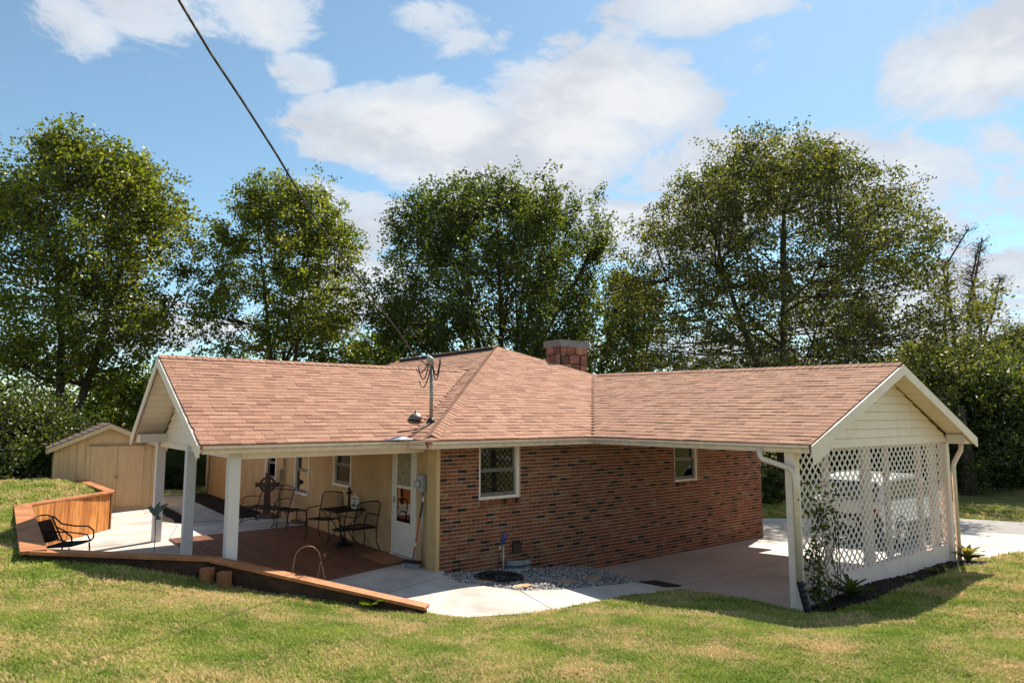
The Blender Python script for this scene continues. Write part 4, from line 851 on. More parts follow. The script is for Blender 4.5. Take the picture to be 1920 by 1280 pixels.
STB = M('cross_base_stone', (.16, .11, .085), .9, .25, 9, .5, 40); q = MB(); q.cbox((0, 0, .035), (.50, .36, .07)); B('base_step', q, STB); q = MB(); q.cbox((0, 0, .095), (.30, .22, .05)); B('base_step', q, STB)
q = MB(); q.lathe((-.12, 6.22, .002), [(.12, 0), (.17, .03), (.2, .09), (.215, .13), (.19, .13), (.17, .09), (.001, .07)], 22, cap=False); bw = thing('planter_bowl', (-.12, 6.22, .002), 'shallow grey bowl on the slab by the yellow wall', 'bowl'); q.build('bowl', M('bowl_ceramic', (.22, .17, .12), .4, .3, 12, .1, 30), bw, smooth=True)
q = MB(); q.lathe((-.12, 6.22, .002), [(.172, .028), (.204, .07), (.204, .05), (.178, .02)], 22, cap=False); q.build('glazed_band', M('bowl_glaze', (.6, .55, .48), .3, .15, 12), bw, smooth=True)
# broom leaning by the corner board
t = thing('push_broom', (-.16, .48, .004), 'push broom with red handle leaning on the corner by the electric meter', 'broom')
h0, h1 = Vector((-.19, .50, .10)), Vector((-.08, .34, 1.22)); q = MB(); q.tube([h0, h0.lerp(h1, .68)], .013, 8); q.build('handle', M('broom_red', (.42, .05, .02), .4, .1, 8), t, smooth=True)
q = MB(); q.tube([h0.lerp(h1, .68), h0.lerp(h1, .92)], .015, 8); q.build('grip', BLK, t, smooth=True); q = MB(); q.tube([h0.lerp(h1, .92), h1], .011, 8); q.tube([h0.lerp(h1, .23), h0.lerp(h1, .29)], .0145, 8); q.build('band', WHITE, t, smooth=True)
q = MB(); q.cbox((-.20, .50, .10), (.09, .36, .05), .35); q.build('brush_head', BLK, t, bevel=.006)
q = MB(); rr = random.Random(2)
for i in range(60): a = rr.uniform(-.17, .17); b = rr.uniform(-.035, .035); c, s = math.cos(.35), math.sin(.35); x, y = -.20 + b*c - a*s, .50 + b*s + a*c; q.tube([(x, y, .08), (x + rr.uniform(-.02, .0) - .015, y + rr.uniform(-.01, .01), .006)], .005, 4)
q.build('bristles', M('grey_bristle', (.38, .38, .40), .7, .2, 30), t)
# chair in the sunken corner
NC = (-5.05, 4.2, .004); rz = math.radians(-38); t = thing('lounge_chair', NC, 'black iron armchair with curved double arms in the corner of the sunken patio', 'chair'); B = lambda n_, q, m=IRON: xf(q, NC, rz).build(n_, m, t, smooth=True)
q = MB(); P = lambda u, v: Vector((-.24 + .5*v, -.27 + .54*u, .38 + .03*v)); q.tube([(-.24, -.28, .38), (.26, -.28, .41), (.28, 0, .41), (.26, .28, .41), (-.24, .28, .38)], .013, 6, closed=True); grid_panel(q, P, 12, 12, .004); B('seat', q)
q = MB(); P = lambda u, v: Vector((-.24 - .2*v, -.24 + .48*u, .42 + .42*v)); grid_panel(q, P, 10, 9, .003); q.tube([(-.24, -.28, .38), (-.36, -.28, .62), (-.46, -.26, .84), (-.48, -.15, .88), (-.485, 0, .89), (-.48, .15, .88), (-.46, .26, .84), (-.36, .28, .62), (-.24, .28, .38)], .014, 6); B('backrest', q)
q = MB(); q.prism([Vector((-.255, -.2, .44)), Vector((-.255, .2, .44)), Vector((-.43, .2, .80)), Vector((-.43, -.2, .80))], (-.01, 0, .004)); B('back_panel', q, M('brown_sling', (.10, .035, .02), .7, .2, 20))
for s in (-1, 1):
    q = MB(); q.tube([(-.45, s*.29, .84), (-.30, s*.31, .70), (-.05, s*.32, .66), (.18, s*.32, .66), (.29, s*.31, .58), (.30, s*.30, .46), (.26, s*.28, .41)], .014, 6); B('armrest', q)
    q = MB(); q.tube([(-.36, s*.29, .64), (-.2, s*.30, .56), (.05, s*.31, .53), (.18, s*.31, .51), (.24, s*.29, .42)], .012, 6); B('lower_arm', q)
    for sx in (.24, -.24): q = MB(); q.tube([(sx, s*.28, .38), (sx*1.05, s*.29, .2), (sx*1.25, s*.29, .01)], .013, 6); B('leg', q)
# ------------------------------------------------------------------ yard things
gz = lambda x, y: float(hz(np.array([x]), np.array([y]))[0])
x, y = -4.22, 1.05; z = gz(x, y) - .1; t = thing('garden_stake', (x, y, z), 'metal hummingbird silhouette on a thin stake at the patio edge', 'garden ornament'); STL = M('weathered_steel', (.09, .11, .10), .6, .2, 20, metal=.4)
q = MB(); q.tube([(x, y, z), (x + .005, y, z + .6), (x, y, 1.13)], .006, 6); q.build('stake', STL, t)
ux = Vector((.793, -.609, 0)); o = Vector((x, y, 1.12)); sil = [(-.245, .155), (-.16, .17), (-.13, .20), (-.095, .205), (-.07, .18), (-.05, .16), (-.03, .21), (.02, .265), (.035, .26), (.02, .19), (.05, .22), (.15, .245), (.155, .235), (.10, .165), (.03, .10), (.02, .07), (.055, .015), (.05, -.005), (-.03, -.005), (-.02, .04), (-.06, .06), (-.115, .12), (-.13, .155), (-.16, .158)]
q = MB(); q.prism([o + ux*(a + .02) + Vector((0, 0, b*.95)) for a, b in sil], Vector((.609, .793, 0))*.006); q.build('hummingbird', STL, t)
x0, y0, x1, y1 = -2.75, -.55, -2.35, -.30; z = gz(x0, y0) - .05; t = thing('shepherd_hook', (x0, y0, z), 'arched rusty wire garden hook in front of the deck', 'garden hook'); RST = M('rusty_wire', (.28, .15, .09), .6, .3, 20, metal=.3)
b0 = Vector((x0, y0, z)); ux2 = Vector((.85, -.1, 0)).normalized(); q = MB(); q.tube([b0, b0 + ux2*.02 + Vector((0, 0, .35)), b0 + ux2*.05 + Vector((0, 0, .55))] + [b0 + ux2*(.23 - .18*math.cos(a)) + Vector((0, 0, .56 + .17*math.sin(a))) for a in (.3, .7, 1.1, 1.57, 2.0, 2.5, 2.9)] + [b0 + ux2*.43 + Vector((0, 0, .50))], .008, 6); q.build('hook', RST, t, smooth=True)
e = b0 + ux2*.43 + Vector((0, 0, .5)); q = MB(); q.tube([e, e + ux2*.09 + Vector((0, 0, -.36)), e + ux2*-.10 + Vector((0, 0, -.44)), e + ux2*-.07 + Vector((0, 0, -.36)), e], .007, 6); q.tube([e + ux2*.05 + Vector((0,0,.03)), e + ux2*.055 + Vector((0,0,.10))], .006, 5); q.build('hanger_triangle', RST, t, smooth=True)
# yard hydrant, hose, window well
HX, HY = 1.02, -.55; z = float(wz(HX, HY)); t = thing('yard_hydrant', (HX, HY, z), 'yard hydrant, thin pale pipe with a blue valve head by the brick wall', 'hydrant')
q = MB(); q.tube([(HX, HY, z - .05), (HX, HY, .43)], .017, 10); q.build('pipe', M('pale_pipe', (.42, .36, .27), .5, .1, 20, metal=.3), t, smooth=True); BLUE = M('hydrant_blue', (.015, .035, .16), .4, .2, 15)
q = MB(); q.lathe((HX, HY, .41), [(.02, 0), (.035, .02), (.038, .08), (.026, .11), (.028, .15), (.012, .18), (.001, .185)], 12); q.tube([(HX, HY, .46), (HX - .06, HY - .03, .455), (HX - .09, HY - .045, .42)], .02, 8); q.build('valve_head', BLUE, t, smooth=True)
q = MB(); q.tube([(HX, HY, .58), (HX + .03, HY - .01, .62), (HX + .06, HY - .02, .6), (HX + .05, HY - .02, .5)], .011, 6); q.build('lever', BLUE, t, smooth=True)
t = thing('garden_hose', (.8, -.75, -.1), 'black garden hose coiled on the gravel under the hydrant', 'hose'); HB = M('black_hose', (.014, .013, .012), .35, .15, 12); q = MB(); P = [(HX - .09, HY - .045, .41), (HX - .13, HY - .06, .33), (HX - .17, HY - .08, .1), (HX - .2, HY - .1, -.05)]; rr = random.Random(8)
for i in range(150):
    a = i*.30; R_ = .28 + .12*math.sin(i*.37) + rr.uniform(-.02, .02); xx, yy = .80 + R_*1.12*math.cos(a), -.72 + R_*.95*math.sin(a); P.append((xx, yy, float(wz(xx, yy)) + .03 + .05*(i/150) + .012*math.sin(i*1.3)))
q.tube(P, .012, 6); q.build('coil', HB, t, smooth=True); q = MB(); q.tube([P[0], P[1]], .017, 8); q.build('coupling', M('brass_coupling', (.5, .42, .3), .35, .1, 20, metal=.7), t, smooth=True)
WX0, WY0 = 1.72, -.02; t = thing('window_well', (WX0, WY0, -.2), 'half-round corrugated grey metal window well at the foot of the brick wall', 'window well'); q = MB(); prof = []; n_ = 14
for k in range(17):
    zz = -.42 + k*.027; rr_ = .30 + .012*math.sin(k*1.57); prof += [(WX0 + rr_*1.0*math.cos(math.pi + math.pi*i/n_), WY0 + rr_*.85*math.sin(math.pi + math.pi*i/n_), zz) for i in range(n_ + 1)]
q.add(prof, [(k*(n_+1) + i, k*(n_+1) + i + 1, (k+1)*(n_+1) + i + 1, (k+1)*(n_+1) + i) for k in range(16) for i in range(n_)]); o = q.build('corrugated_shell', M('well_steel', (.22, .24, .25), .4, .15, 9, metal=.6), t, smooth=True); so_ = o.modifiers.new('th', 'SOLIDIFY'); so_.thickness = .006
q = MB(); q.tube([(7.6, -2.9, float(cz(0, -2.9)) + .02), (7.2, -3.0, float(cz(0, -3)) + .03), (6.9, -3.2, float(cz(0, -3.2)) + .02)], .012, 5); q.tube([(7.3, -2.98, -.28), (7.35, -3.2, -.27)], .008, 5); tag(q.build('fallen_twig', M('twig_bark', (.08, .05, .035), .9, .2, 20), origin=(7.2, -3, -.3)), 'forked dry twig lying on the carport floor', 'twig')
# ------------------------------------------------------------------ shed
SH0, SH1 = Vector((-4.78, 12.0, 0)), Vector((-2.22, 11.9, 0))     # front face, left and right ends
fd = (SH1 - SH0).normalized(); bd = Vector((-fd.y, fd.x, 0)); LN = (SH1 - SH0).length; DP = 2.6; shd = thing('garden_shed', tuple(SH0.lerp(SH1, .5)), 'tan wooden garden shed with double doors and dark shingle roof left of the porch', 'shed')
SHM = M('tan_shed_siding', (.61, .42, .22), .75, .08, 2, .2, 50, stretch=(5, 5, .6)); S_ = lambda u, v, z: SH0 + fd*u + bd*v + Vector((0, 0, z)); UR = LN*.5; ZR_ = 2.36; ZL = 1.78
q = MB(); q.prism([S_(0, 0, -.1), S_(LN, 0, -.1), S_(LN, 0, ZL + .02), S_(UR, 0, ZR_), S_(0, 0, ZL)], bd*DP); q.build('wall', SHM, shd)
for (a, b, za, zb_, nm) in ((-.18, UR, ZL - .06, ZR_ + .03, 'roof'), (UR, LN + .18, ZR_ + .03, ZL - .06, 'roof')):
    q = MB(); q.prism([S_(a, -.16, za), S_(b, -.16, zb_), S_(b, -.16, zb_ + .05), S_(a, -.16, za + .05)], bd*(DP + .3)); rf = q.build(nm, M('shed_roof_felt', (.13, .085, .07), .9, .15, 10, .4, 60), shd)
    for i in range(9):
        u0, u1 = a + (b - a)*i/9, a + (b - a)*(i + 1)/9; z0_, z1_ = za + (zb_ - za)*i/9, za + (zb_ - za)*(i + 1)/9
        for k in range(7):
            v0, v1 = -.16 + (DP + .3)*k/7 + .004, -.16 + (DP + .3)*(k + 1)/7 - .004; lo = .066 if za < zb_ else .053; hi = .053 if za < zb_ else .066
            m2 = MB(); m2.prism([S_(u0, v0, z0_ + .048), S_(u1, v0, z1_ + .048), S_(u1, v0, z1_ + hi), S_(u0, v0, z0_ + lo)], bd*(v1 - v0)); m2.build('shingle', M('shed_shingle_%d' % ((i*3 + k*5) % 3), ((.15, .10, .085), (.12, .08, .065), (.18, .125, .105))[(i*3 + k*5) % 3], .9, .2, 30, .5, 120), rf)
    q = MB(); q.prism([S_(a, -.185, za - .09), S_(b, -.185, zb_ - .09), S_(b, -.185, zb_ + .03), S_(a, -.185, za + .03)], bd*.025); q.build('rake_board', M('shed_trim', (.60, .46, .28), .6, .06, 4), shd)
q = MB(); q.prism([S_(-.18, -.185, ZL - .15), S_(-.18, DP + .14, ZL - .15), S_(-.18, DP + .14, ZL - .02), S_(-.18, -.185, ZL - .02)], fd*.025); q.build('eave_board', M('shed_trim', (.6, .46, .28)), shd)
for i, (a, b) in enumerate(((.86, 1.50), (1.51, 2.16))):
    q = MB(); q.prism([S_(a, -.03, .10), S_(b, -.03, .10), S_(b, -.03, 1.80), S_(a, -.03, 1.80)], bd*.028); dr_ = q.build('door', SHM, shd, bevel=.004)
    for zz in (.35, 1.6): m2 = MB(); e_ = a if i == 0 else b; m2.prism([S_(e_ - .03, -.037, zz), S_(e_ + .03, -.037, zz), S_(e_ + .03, -.037, zz + .08), S_(e_ - .03, -.037, zz + .08)], bd*.006); m2.build('hinge', SHM, dr_)
q = MB(); q.prism([S_(.80, -.035, 1.82), S_(2.22, -.035, 1.82), S_(2.22, -.035, 1.87), S_(.80, -.035, 1.87)], bd*.03); q.build('door_header', M('shed_trim_dark', (.30, .21, .12), .7, .1, 5), shd)
q = MB(); q.prism([S_(1.45, -.045, .93), S_(1.56, -.045, .93), S_(1.56, -.045, .98), S_(1.45, -.045, .98)], bd*.014); q.tube([S_(1.50, -.05, .92), S_(1.50, -.055, .87), S_(1.52, -.05, .92)], .007, 5); q.build('latch', M('latch_brass', (.35, .25, .12), .4, .1, 9, metal=.6), shd)
for (a, b) in ((.84, 2.1), (2.2, 2.62)):
    q = MB(); q.prism([S_(a, -.02, -.06), S_(b, -.02, -.06), S_(b, -.02, .085), S_(a, -.02, .085)], bd*.018); q.build('kick_board', M('shed_trim', (.6, .46, .28)), shd)
for u in np.arange(.12, LN, .205):
    if .84 < u < 2.18: continue
    zt = ZL + (ZR_ - ZL)*(u/UR if u < UR else (LN - u)/(LN - UR)) - .03; q = MB(); q.prism([S_(u, -.006, -.05), S_(u + .012, -.006, -.05), S_(u + .012, -.006, zt), S_(u, -.006, zt)], bd*.005); q.build('siding_groove', M('groove_shadowline', (.40, .27, .14), .8, .1, 5), shd)
# ------------------------------------------------------------------ white car in the carport
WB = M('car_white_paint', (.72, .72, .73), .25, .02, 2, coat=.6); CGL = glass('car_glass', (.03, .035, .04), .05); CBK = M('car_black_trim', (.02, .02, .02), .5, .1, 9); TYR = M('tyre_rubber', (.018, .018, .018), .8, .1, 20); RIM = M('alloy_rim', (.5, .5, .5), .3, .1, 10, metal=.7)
CX0, CYN, CYF = 9.9, -2.92, -1.18; gzc = -.45; car = thing('parked_car', (CX0 + 2.3, (CYN + CYF)/2, gzc), 'white car parked in the carport behind the lattice screen', 'car')
low = [(0, .38), (.06, .30), (.5, .24), (4.2, .24), (4.62, .32), (4.68, .5)]
prof_body = [(0, .42), (.02, .62), (.10, .78), (.35, .90), (.95, 1.02), (1.35, 1.07), (4.35, 1.12), (4.6, 1.05), (4.68, .8), (4.68, .45), (4.5, .28), (3.95, .26), (.75, .26), (.15, .30)]
cabin = [(1.25, 1.06), (1.75, 1.42), (2.05, 1.57), (2.5, 1.64), (3.4, 1.64), (4.0, 1.58), (4.25, 1.45), (4.45, 1.12)]
def carprof(pts, y0, y1, inset=0):
    q = MB(); n_ = len(pts); ym = (y0 + y1)/2
    rings = [(y0, .965), (y0 + .06, 1.0), (ym, 1.012), (y1 - .06, 1.0), (y1, .965)]; cx = sum(p[0] for p in pts)/n_; cy = sum(p[1] for p in pts)/n_
    V = [(CX0 + cx + (px - cx)*s, yy, gzc + cy + (pz - cy)*s) for yy, s in rings for px, pz in pts]
    q.add(V, [tuple(range(n_)), tuple(range(5*n_ - 1, 4*n_ - 1, -1))] + [(r_*n_ + i, r_*n_ + (i+1) % n_, (r_+1)*n_ + (i+1) % n_, (r_+1)*n_ + i) for r_ in range(4) for i in range(n_)]); return q
carprof(prof_body, CYN, CYF).build('body', WB, car, bevel=.02)
carprof(cabin, CYN + .10, CYF - .10).build('cabin', WB, car, bevel=.03)
for s, yy in ((-1, CYN + .085), (1, CYF - .085)):
    for wpts in (((1.62, 1.10), (1.9, 1.38), (2.15, 1.50), (2.5, 1.54), (2.5, 1.11)), ((2.58, 1.11), (2.58, 1.545), (3.35, 1.545), (3.42, 1.12)), ((3.50, 1.12), (3.44, 1.54), (3.9, 1.50), (4.1, 1.40), (4.22, 1.14))):
        q = MB(); q.prism([(CX0 + a, yy, gzc + b) for a, b in wpts], (0, s*.012, 0)); q.build('side_window', CGL, car)
    for wx in (.88, 3.72):
        q = MB(); q.lathe((0, 0, 0), [(.2, -.11), (.30, -.11), (.335, -.08), (.34, 0), (.335, .08), (.30, .11), (.2, .11)], 28); q.v = [(CX0 + wx + x, (CYN + .10 if s < 0 else CYF - .10) + z, gzc + .335 + y) for x, y, z in q.v]; wh = q.build('wheel', TYR, car, smooth=True)
        q = MB(); q.lathe((0, 0, 0), [(.21, -.02), (.22, .0), (.04, .02), (.001, .02)], 24)
        for k in range(7): a = k*.898; q.bar((0, 0, .02), (.2*math.cos(a), .2*math.sin(a), .015), .05, .02, (0, 0, 1))
        q.v = [(CX0 + wx + x, (CYN - .012 if s < 0 else CYF + .012) - s*.0 + s*(z - .02), gzc + .335 + y) for x, y, z in q.v]; q.build('rim', RIM, wh)
        q = MB(); q.tube([(CX0 + wx + .40*math.cos(a), (CYN + .01 if s < 0 else CYF - .01), gzc + .335 + .40*math.sin(a)) for a in np.linspace(0, 3.14, 14)], .03, 6); q.build('wheel_arch', CBK, car, smooth=True)
    q = MB(); q.lathe((CX0 + 1.72, (CYN - .12 if s < 0 else CYF + .12), gzc + 1.08), [(.02, -.02), (.09, 0), (.10, .07), (.06, .13), (.01, .14)], 12); q.build('mirror', WB, car, smooth=True)
    q = MB(); q.cbox((CX0 + .14, (CYN + .28 if s < 0 else CYF - .28), gzc + .72), (.12, .42, .13), 0, rot=Matrix.Rotation(-.5, 3, 'Y')); q.build('headlight', M('lamp_glass', (.7, .7, .7), .1, .05, 5), car, bevel=.02)
    q = MB(); q.cbox((CX0 + 4.65, (CYN + .2 if s < 0 else CYF - .2), gzc + .85), (.08, .16, .2)); q.build('tail_light', M('tail_lamp_red', (.16, .03, .01), .2, .05, 5), car, bevel=.02)
q = MB(); q.prism([(CX0 + 1.36, CYN + .2, gzc + 1.10), (CX0 + 1.36, CYF - .2, gzc + 1.10), (CX0 + 1.98, CYF - .24, gzc + 1.55), (CX0 + 1.98, CYN + .24, gzc + 1.55)], (-.02, 0, .022)); q.build('windscreen', CGL, car)
q = MB(); q.prism([(CX0 + 4.50, CYN + .2, gzc + 1.15), (CX0 + 4.50, CYF - .2, gzc + 1.15), (CX0 + 4.22, CYF - .24, gzc + 1.50), (CX0 + 4.22, CYN + .24, gzc + 1.50)], (.02, 0, .015)); q.build('rear_window', CGL, car)
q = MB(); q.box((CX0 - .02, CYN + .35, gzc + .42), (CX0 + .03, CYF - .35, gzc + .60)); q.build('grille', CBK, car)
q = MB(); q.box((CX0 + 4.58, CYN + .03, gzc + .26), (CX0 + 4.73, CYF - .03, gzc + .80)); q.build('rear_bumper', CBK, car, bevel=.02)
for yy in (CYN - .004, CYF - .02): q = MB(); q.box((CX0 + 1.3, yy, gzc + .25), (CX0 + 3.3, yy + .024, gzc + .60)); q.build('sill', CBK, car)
q = MB(); q.box((CX0 + 4.725, CYN + .62, gzc + .52), (CX0 + 4.74, CYF - .62, gzc + .66)); q.build('number_plate', M('plate_white', (.6, .6, .58), .5, .1, 9), car)
car.rotation_euler.z = math.pi; car.scale = (.9, 1, 1.02)          # tail towards the house
# ------------------------------------------------------------------ lamp post and neighbouring roofs beyond the shed
lx, ly = -5.6, 21; t = thing('lamp_post', (lx, ly, -.8), 'thin black lamp post standing behind the shed', 'lamp'); q = MB(); q.tube([(lx, ly, -.8), (lx, ly, 2.0)], .05, 8); q.build('post', IRON, t); q = MB(); q.lathe((lx, ly, 2.0), [(.06, 0), (.16, .05), (.15, .25), (.05, .36), (.001, .4)], 12); q.build('lantern', M('lantern_frost', (.5, .5, .48), .4, .1, 6), t, smooth=True)
NB = thing('neighbour_house', (-2, 46, -2.5), 'neighbouring house with a brown shingle roof glimpsed below the trees', 'house')
q = MB(); q.box((-14, 42, -3), (12, 51, 0.4)); q.build('wall', M('neighbour_brick', (.22, .10, .07), .9, .2, 4), NB)
q = MB(); q.prism([(-14.6, 41.2, .2), (-14.6, 51.8, .2), (-14.6, 46.5, 2.1)], (27.2, 0, 0)); q.build('roof', M('neighbour_shingle', (.26, .14, .10), .9, .2, 2, .4, 8), NB)
# ------------------------------------------------------------------ vegetation
BARK = M('bark', (.085, .062, .045), .95, .35, 7, .9, 40, stretch=(3, 3, .7))
LEAF = {'maple': leafmat('maple_leaf', (.07, .11, .018), (.22, .25, .045), .5), 'dark': leafmat('dark_leaf', (.036, .068, .016), (.115, .15, .03), .5), 'oak': leafmat('oak_leaf', (.045, .07, .018), (.15, .155, .038), .5),
        'bright': leafmat('bright_leaf', (.07, .12, .014), (.20, .24, .035)), 'shade': leafmat('shade_leaf', (.034, .06, .014), (.10, .13, .028), .5), 'pine': leafmat('pine_needle', (.03, .045, .018), (.07, .08, .03), .2), 'vine': leafmat('vine_leaf', (.03, .06, .012), (.11, .14, .03)), 'hosta': leafmat('hosta_leaf', (.10, .15, .02), (.42, .38, .10), .3)}
def leaf_quads(C, size, r, flat=.0, aspect=.62):
    n = len(C); a = r.normal(size=(n, 3)); a[:, 2] *= (1 - flat); a /= np.linalg.norm(a, axis=1)[:, None] + 1e-9
    b = r.normal(size=(n, 3)); b -= (b*a).sum(1)[:, None]*a; b /= np.linalg.norm(b, axis=1)[:, None] + 1e-9; s = size*r.uniform(.6, 1.35, (n, 1))
    V = np.stack([C - a*s*.5, C + b*s*aspect*.5, C + a*s*.5, C - b*s*aspect*.5], 1).reshape(-1, 3); F = np.arange(n*4).reshape(n, 4); return V, F
def tree(name, label, cat, base, H, W, cb, leaf, nclump, nleaf, size, seed, stems=1, upright=0., spread=.9, prof=None, group=None, lean=(0, 0), trunk_r=.22, D=None, fork=.28):
    "base point; H height; W crown width; cb crown base as a fraction of H"
    r = np.random.default_rng(seed); bx, by, bz_ = base; t = thing(name, base, label, cat, group)
    prof = prof or (lambda h: (math.sin(math.pi*min(1, (.12 + .88*h)**.8)))**.65 if h < 1 else 0.05); D = D or W
    mb = MB(); limbs = []
    top = H*.86
    for s in range(stems):
        a = 6.283*s/stems + r.uniform(-.4, .4); k = 0 if stems == 1 else W*.16*r.uniform(.6, 1.3); P = []; R_ = []
        for i in range(9):
            f = i/8; w_ = f**1.2; P.append(Vector((bx + lean[0]*f + math.cos(a)*k*w_ + .12*math.sin(3*f + s*2) + r.normal()*.04, by + lean[1]*f + math.sin(a)*k*w_ + r.normal()*.04, bz_ + top*f))); R_.append(trunk_r*(1 - .88*f)*(1 if stems == 1 else .62))
        P[0].z -= .4; mb.tube(P, R_, 9); limbs.append((P, R_))
    nl = 9 if stems == 1 else 5
    for P0, R0 in list(limbs):
        for k in range(nl):
            f = fork + (.85 - fork)*k/nl; i = int(f*8); st = P0[i].lerp(P0[i+1], f*8 - i); az = k*2.4 + r.uniform(-.5, .5) + seed; h = min(1, (f - cb*.6)/(1 - cb*.6) + .2); rad = W*.5*.78*prof(min(.95, max(.1, h)))*(1 if stems == 1 else .7); dx = Vector((math.cos(az)*rad, math.sin(az)*rad*D/W, rad*(.75 + upright))); P = []; 
            for i in range(6): g = i/5; P.append(st + Vector((dx.x*g**.9, dx.y*g**.9, dx.z*g**(1.0 + .25*(1 - upright)))) + Vector((r.normal(), r.normal(), r.normal()))*.07*(g > 0))
            rr0 = R0[int(f*8)]*.55; R1 = [rr0*(1 - .85*i/5) for i in range(6)]; mb.tube(P, R1, 6); limbs.append((P, R1))
    LP = np.array([tuple(p) for P, _ in limbs for p in P]); tw = []
    zc0, zc1 = bz_ + H*cb, bz_ + H; cnt = 0
    while cnt < nclump:
        h = r.uniform(0, 1)**.85; ra = W*.5*prof(h); rr = ra*math.sqrt(r.uniform(.12, 1)); a = r.uniform(0, 6.283); c = np.array([bx + lean[0]*h + rr*math.cos(a), by + lean[1]*h + rr*math.sin(a)*D/W, zc0 + (zc1 - zc0 - spread*.5)*h]); cnt += 1
        d = np.linalg.norm(LP - c, axis=1) + 2.0*np.maximum(0, LP[:, 2] - c[2] + .3); j = d.argmin(); s = LP[j]; m_ = (s + c)/2 + np.array([0, 0, -.12*np.linalg.norm(c - s)])
        mb.tube([s, s*.25 + m_*.5 + c*.25, c*.85 + m_*.15, c + np.array([0, 0, .2])], [.035, .028, .016, .006], 4)
        q_ = r.normal(size=(11, 3))*np.array([1, 1, .9 + .6*upright])*spread*.62*r.uniform(.7, 1.25); q_[:, 2] -= .10*(q_[:, 0]**2 + q_[:, 1]**2)*(1 - upright); tw.append(c + q_)
    mb.build('trunk', BARK, t, smooth=True)
    T = np.concatenate(tw); per = max(1, nleaf//len(T)); C = np.repeat(T, per, 0) + r.normal(size=(len(T)*per, 3))*np.array([1, 1, .7 + .8*upright])*spread*.26
    V, F = leaf_quads(C, size, r); npmesh('crown', V, F, LEAF[leaf], t, base); return t
def at(u, d):
    v = dirpx(u, 781); k = d/math.hypot(v.x, v.y); return CAM.x + v.x*k, CAM.y + v.y*k
def G3(u, d, dz=0): x, y = at(u, d); return (x, y, gz(x, y) + dz)
tree('maple_tree', 'large yellow-green maple behind the shed at the left edge', 'tree', G3(115, 32), 13.8, 9.0, .30, 'maple', 240, 78000, .145, 1, stems=2, spread=.72, prof=lambda h: math.sin(math.pi*min(1, .1 + .8*h**.9))**.8, lean=(.5, 0), trunk_r=.34, fork=.2)
tree('maple_tree', 'yellow-green maple rising behind the porch roof, right of the largest left tree', 'tree', G3(526, 35), 14.9, 8.5, .2, 'maple', 240, 78000, .145, 2, stems=2, spread=.66, prof=lambda h: math.sin(math.pi*min(1, .14 + .76*h**.9))**.8, trunk_r=.26, fork=.15)
tree('maple_tree', 'broad dark green tree with upswept branches behind the main roof', 'tree', G3(938, 35), 15.0, 12.8, .16, 'dark', 430, 140000, .155, 3, stems=5, upright=.75, spread=.62, trunk_r=.34, fork=.2, prof=lambda h: (.45 + .62*math.sin(math.pi*min(1, .18 + .62*h))) if h < .82 else .98*math.sqrt(max(.03, 1 - ((h - .82)/.18)**2)))
tree('oak_tree', 'widest dark olive tree behind the carport roof', 'tree', G3(1466, 37), 17.2, 17.6, .1, 'oak', 520, 160000, .15, 4, stems=3, spread=.85, trunk_r=.42, fork=.18, prof=lambda h: math.sin(math.pi*min(1, .22 + .74*h))**.6)
tree('yellowing_tree', 'olive and yellow tree squeezed between the two biggest trees', 'tree', G3(1190, 47), 13.5, 6.2, .15, 'oak', 80, 20000, .22, 5, spread=.9)
tree('small_tree', 'airy small tree above the middle of the porch ridge', 'tree', G3(695, 48), 9.0, 7.0, .2, 'bright', 60, 12000, .22, 6, stems=2, spread=.75, trunk_r=.16)
# pines and the bare clump
def pine(u, d, H, W, seed, label, bare=False, name='pine_tree', group='far pines'):
    base = G3(u, d); r = np.random.default_rng(seed); t = thing(name, base, label, 'tree', group); b = Vector(base); mb = MB(); P = [b + Vector((r.normal()*.1*i, r.normal()*.1*i, H*i/6)) for i in range(7)]; mb.tube(P, [.2*(1 - .13*i) for i in range(7)], 7); tips = []
    for k in range(34 if not bare else 46):
        f = r.uniform(.3 if not bare else .4, .99); i = int(f*6); s = P[i].lerp(P[min(6, i + 1)], f*6 - i); a = r.uniform(0, 6.28); ln = W*.5*(1.15 - f*.8)*r.uniform(.6, 1.1); e_ = s + Vector((math.cos(a)*ln, math.sin(a)*ln, (.05 if not bare else .55)*ln)); mb.tube([s, s.lerp(e_, .5) + Vector((0, 0, -.05)), e_], [.045, .03, .012], 4); tips.append((s, e_))
    mb.build('trunk', BARK, t)
    C = np.concatenate([np.array([tuple(s.lerp(e_, g)) for g in r.uniform(.35, 1.05, 12 if not bare else 5)]) for s, e_ in tips]); n_ = 26 if not bare else 7; C = np.repeat(C, n_, 0) + r.normal(size=(len(C)*n_, 3))*np.array([.28, .28, .13])
    V, F = leaf_quads(C, .22 if not bare else .17, r, aspect=.22); npmesh('crown', V, F, LEAF['pine'] if not bare else leafmat_dry, t, base)
leafmat_dry = leafmat('dry_twig_leaf', (.12, .085, .06), (.17, .11, .075), .2)
for i, (u, d, H, W, lb) in enumerate(((1172, 62, 8.5, 4.5, 'leftmost far pine, beside the chimney'), (1222, 66, 9.5, 5, 'far pine second from the chimney'), (1268, 64, 8.8, 4.5, 'far pine with a gap of sky on its left'), (1325, 68, 9.5, 5, 'far pine nearest the widest tree'))): pine(u, d, H, W, 60 + i, 'slim ' + lb)
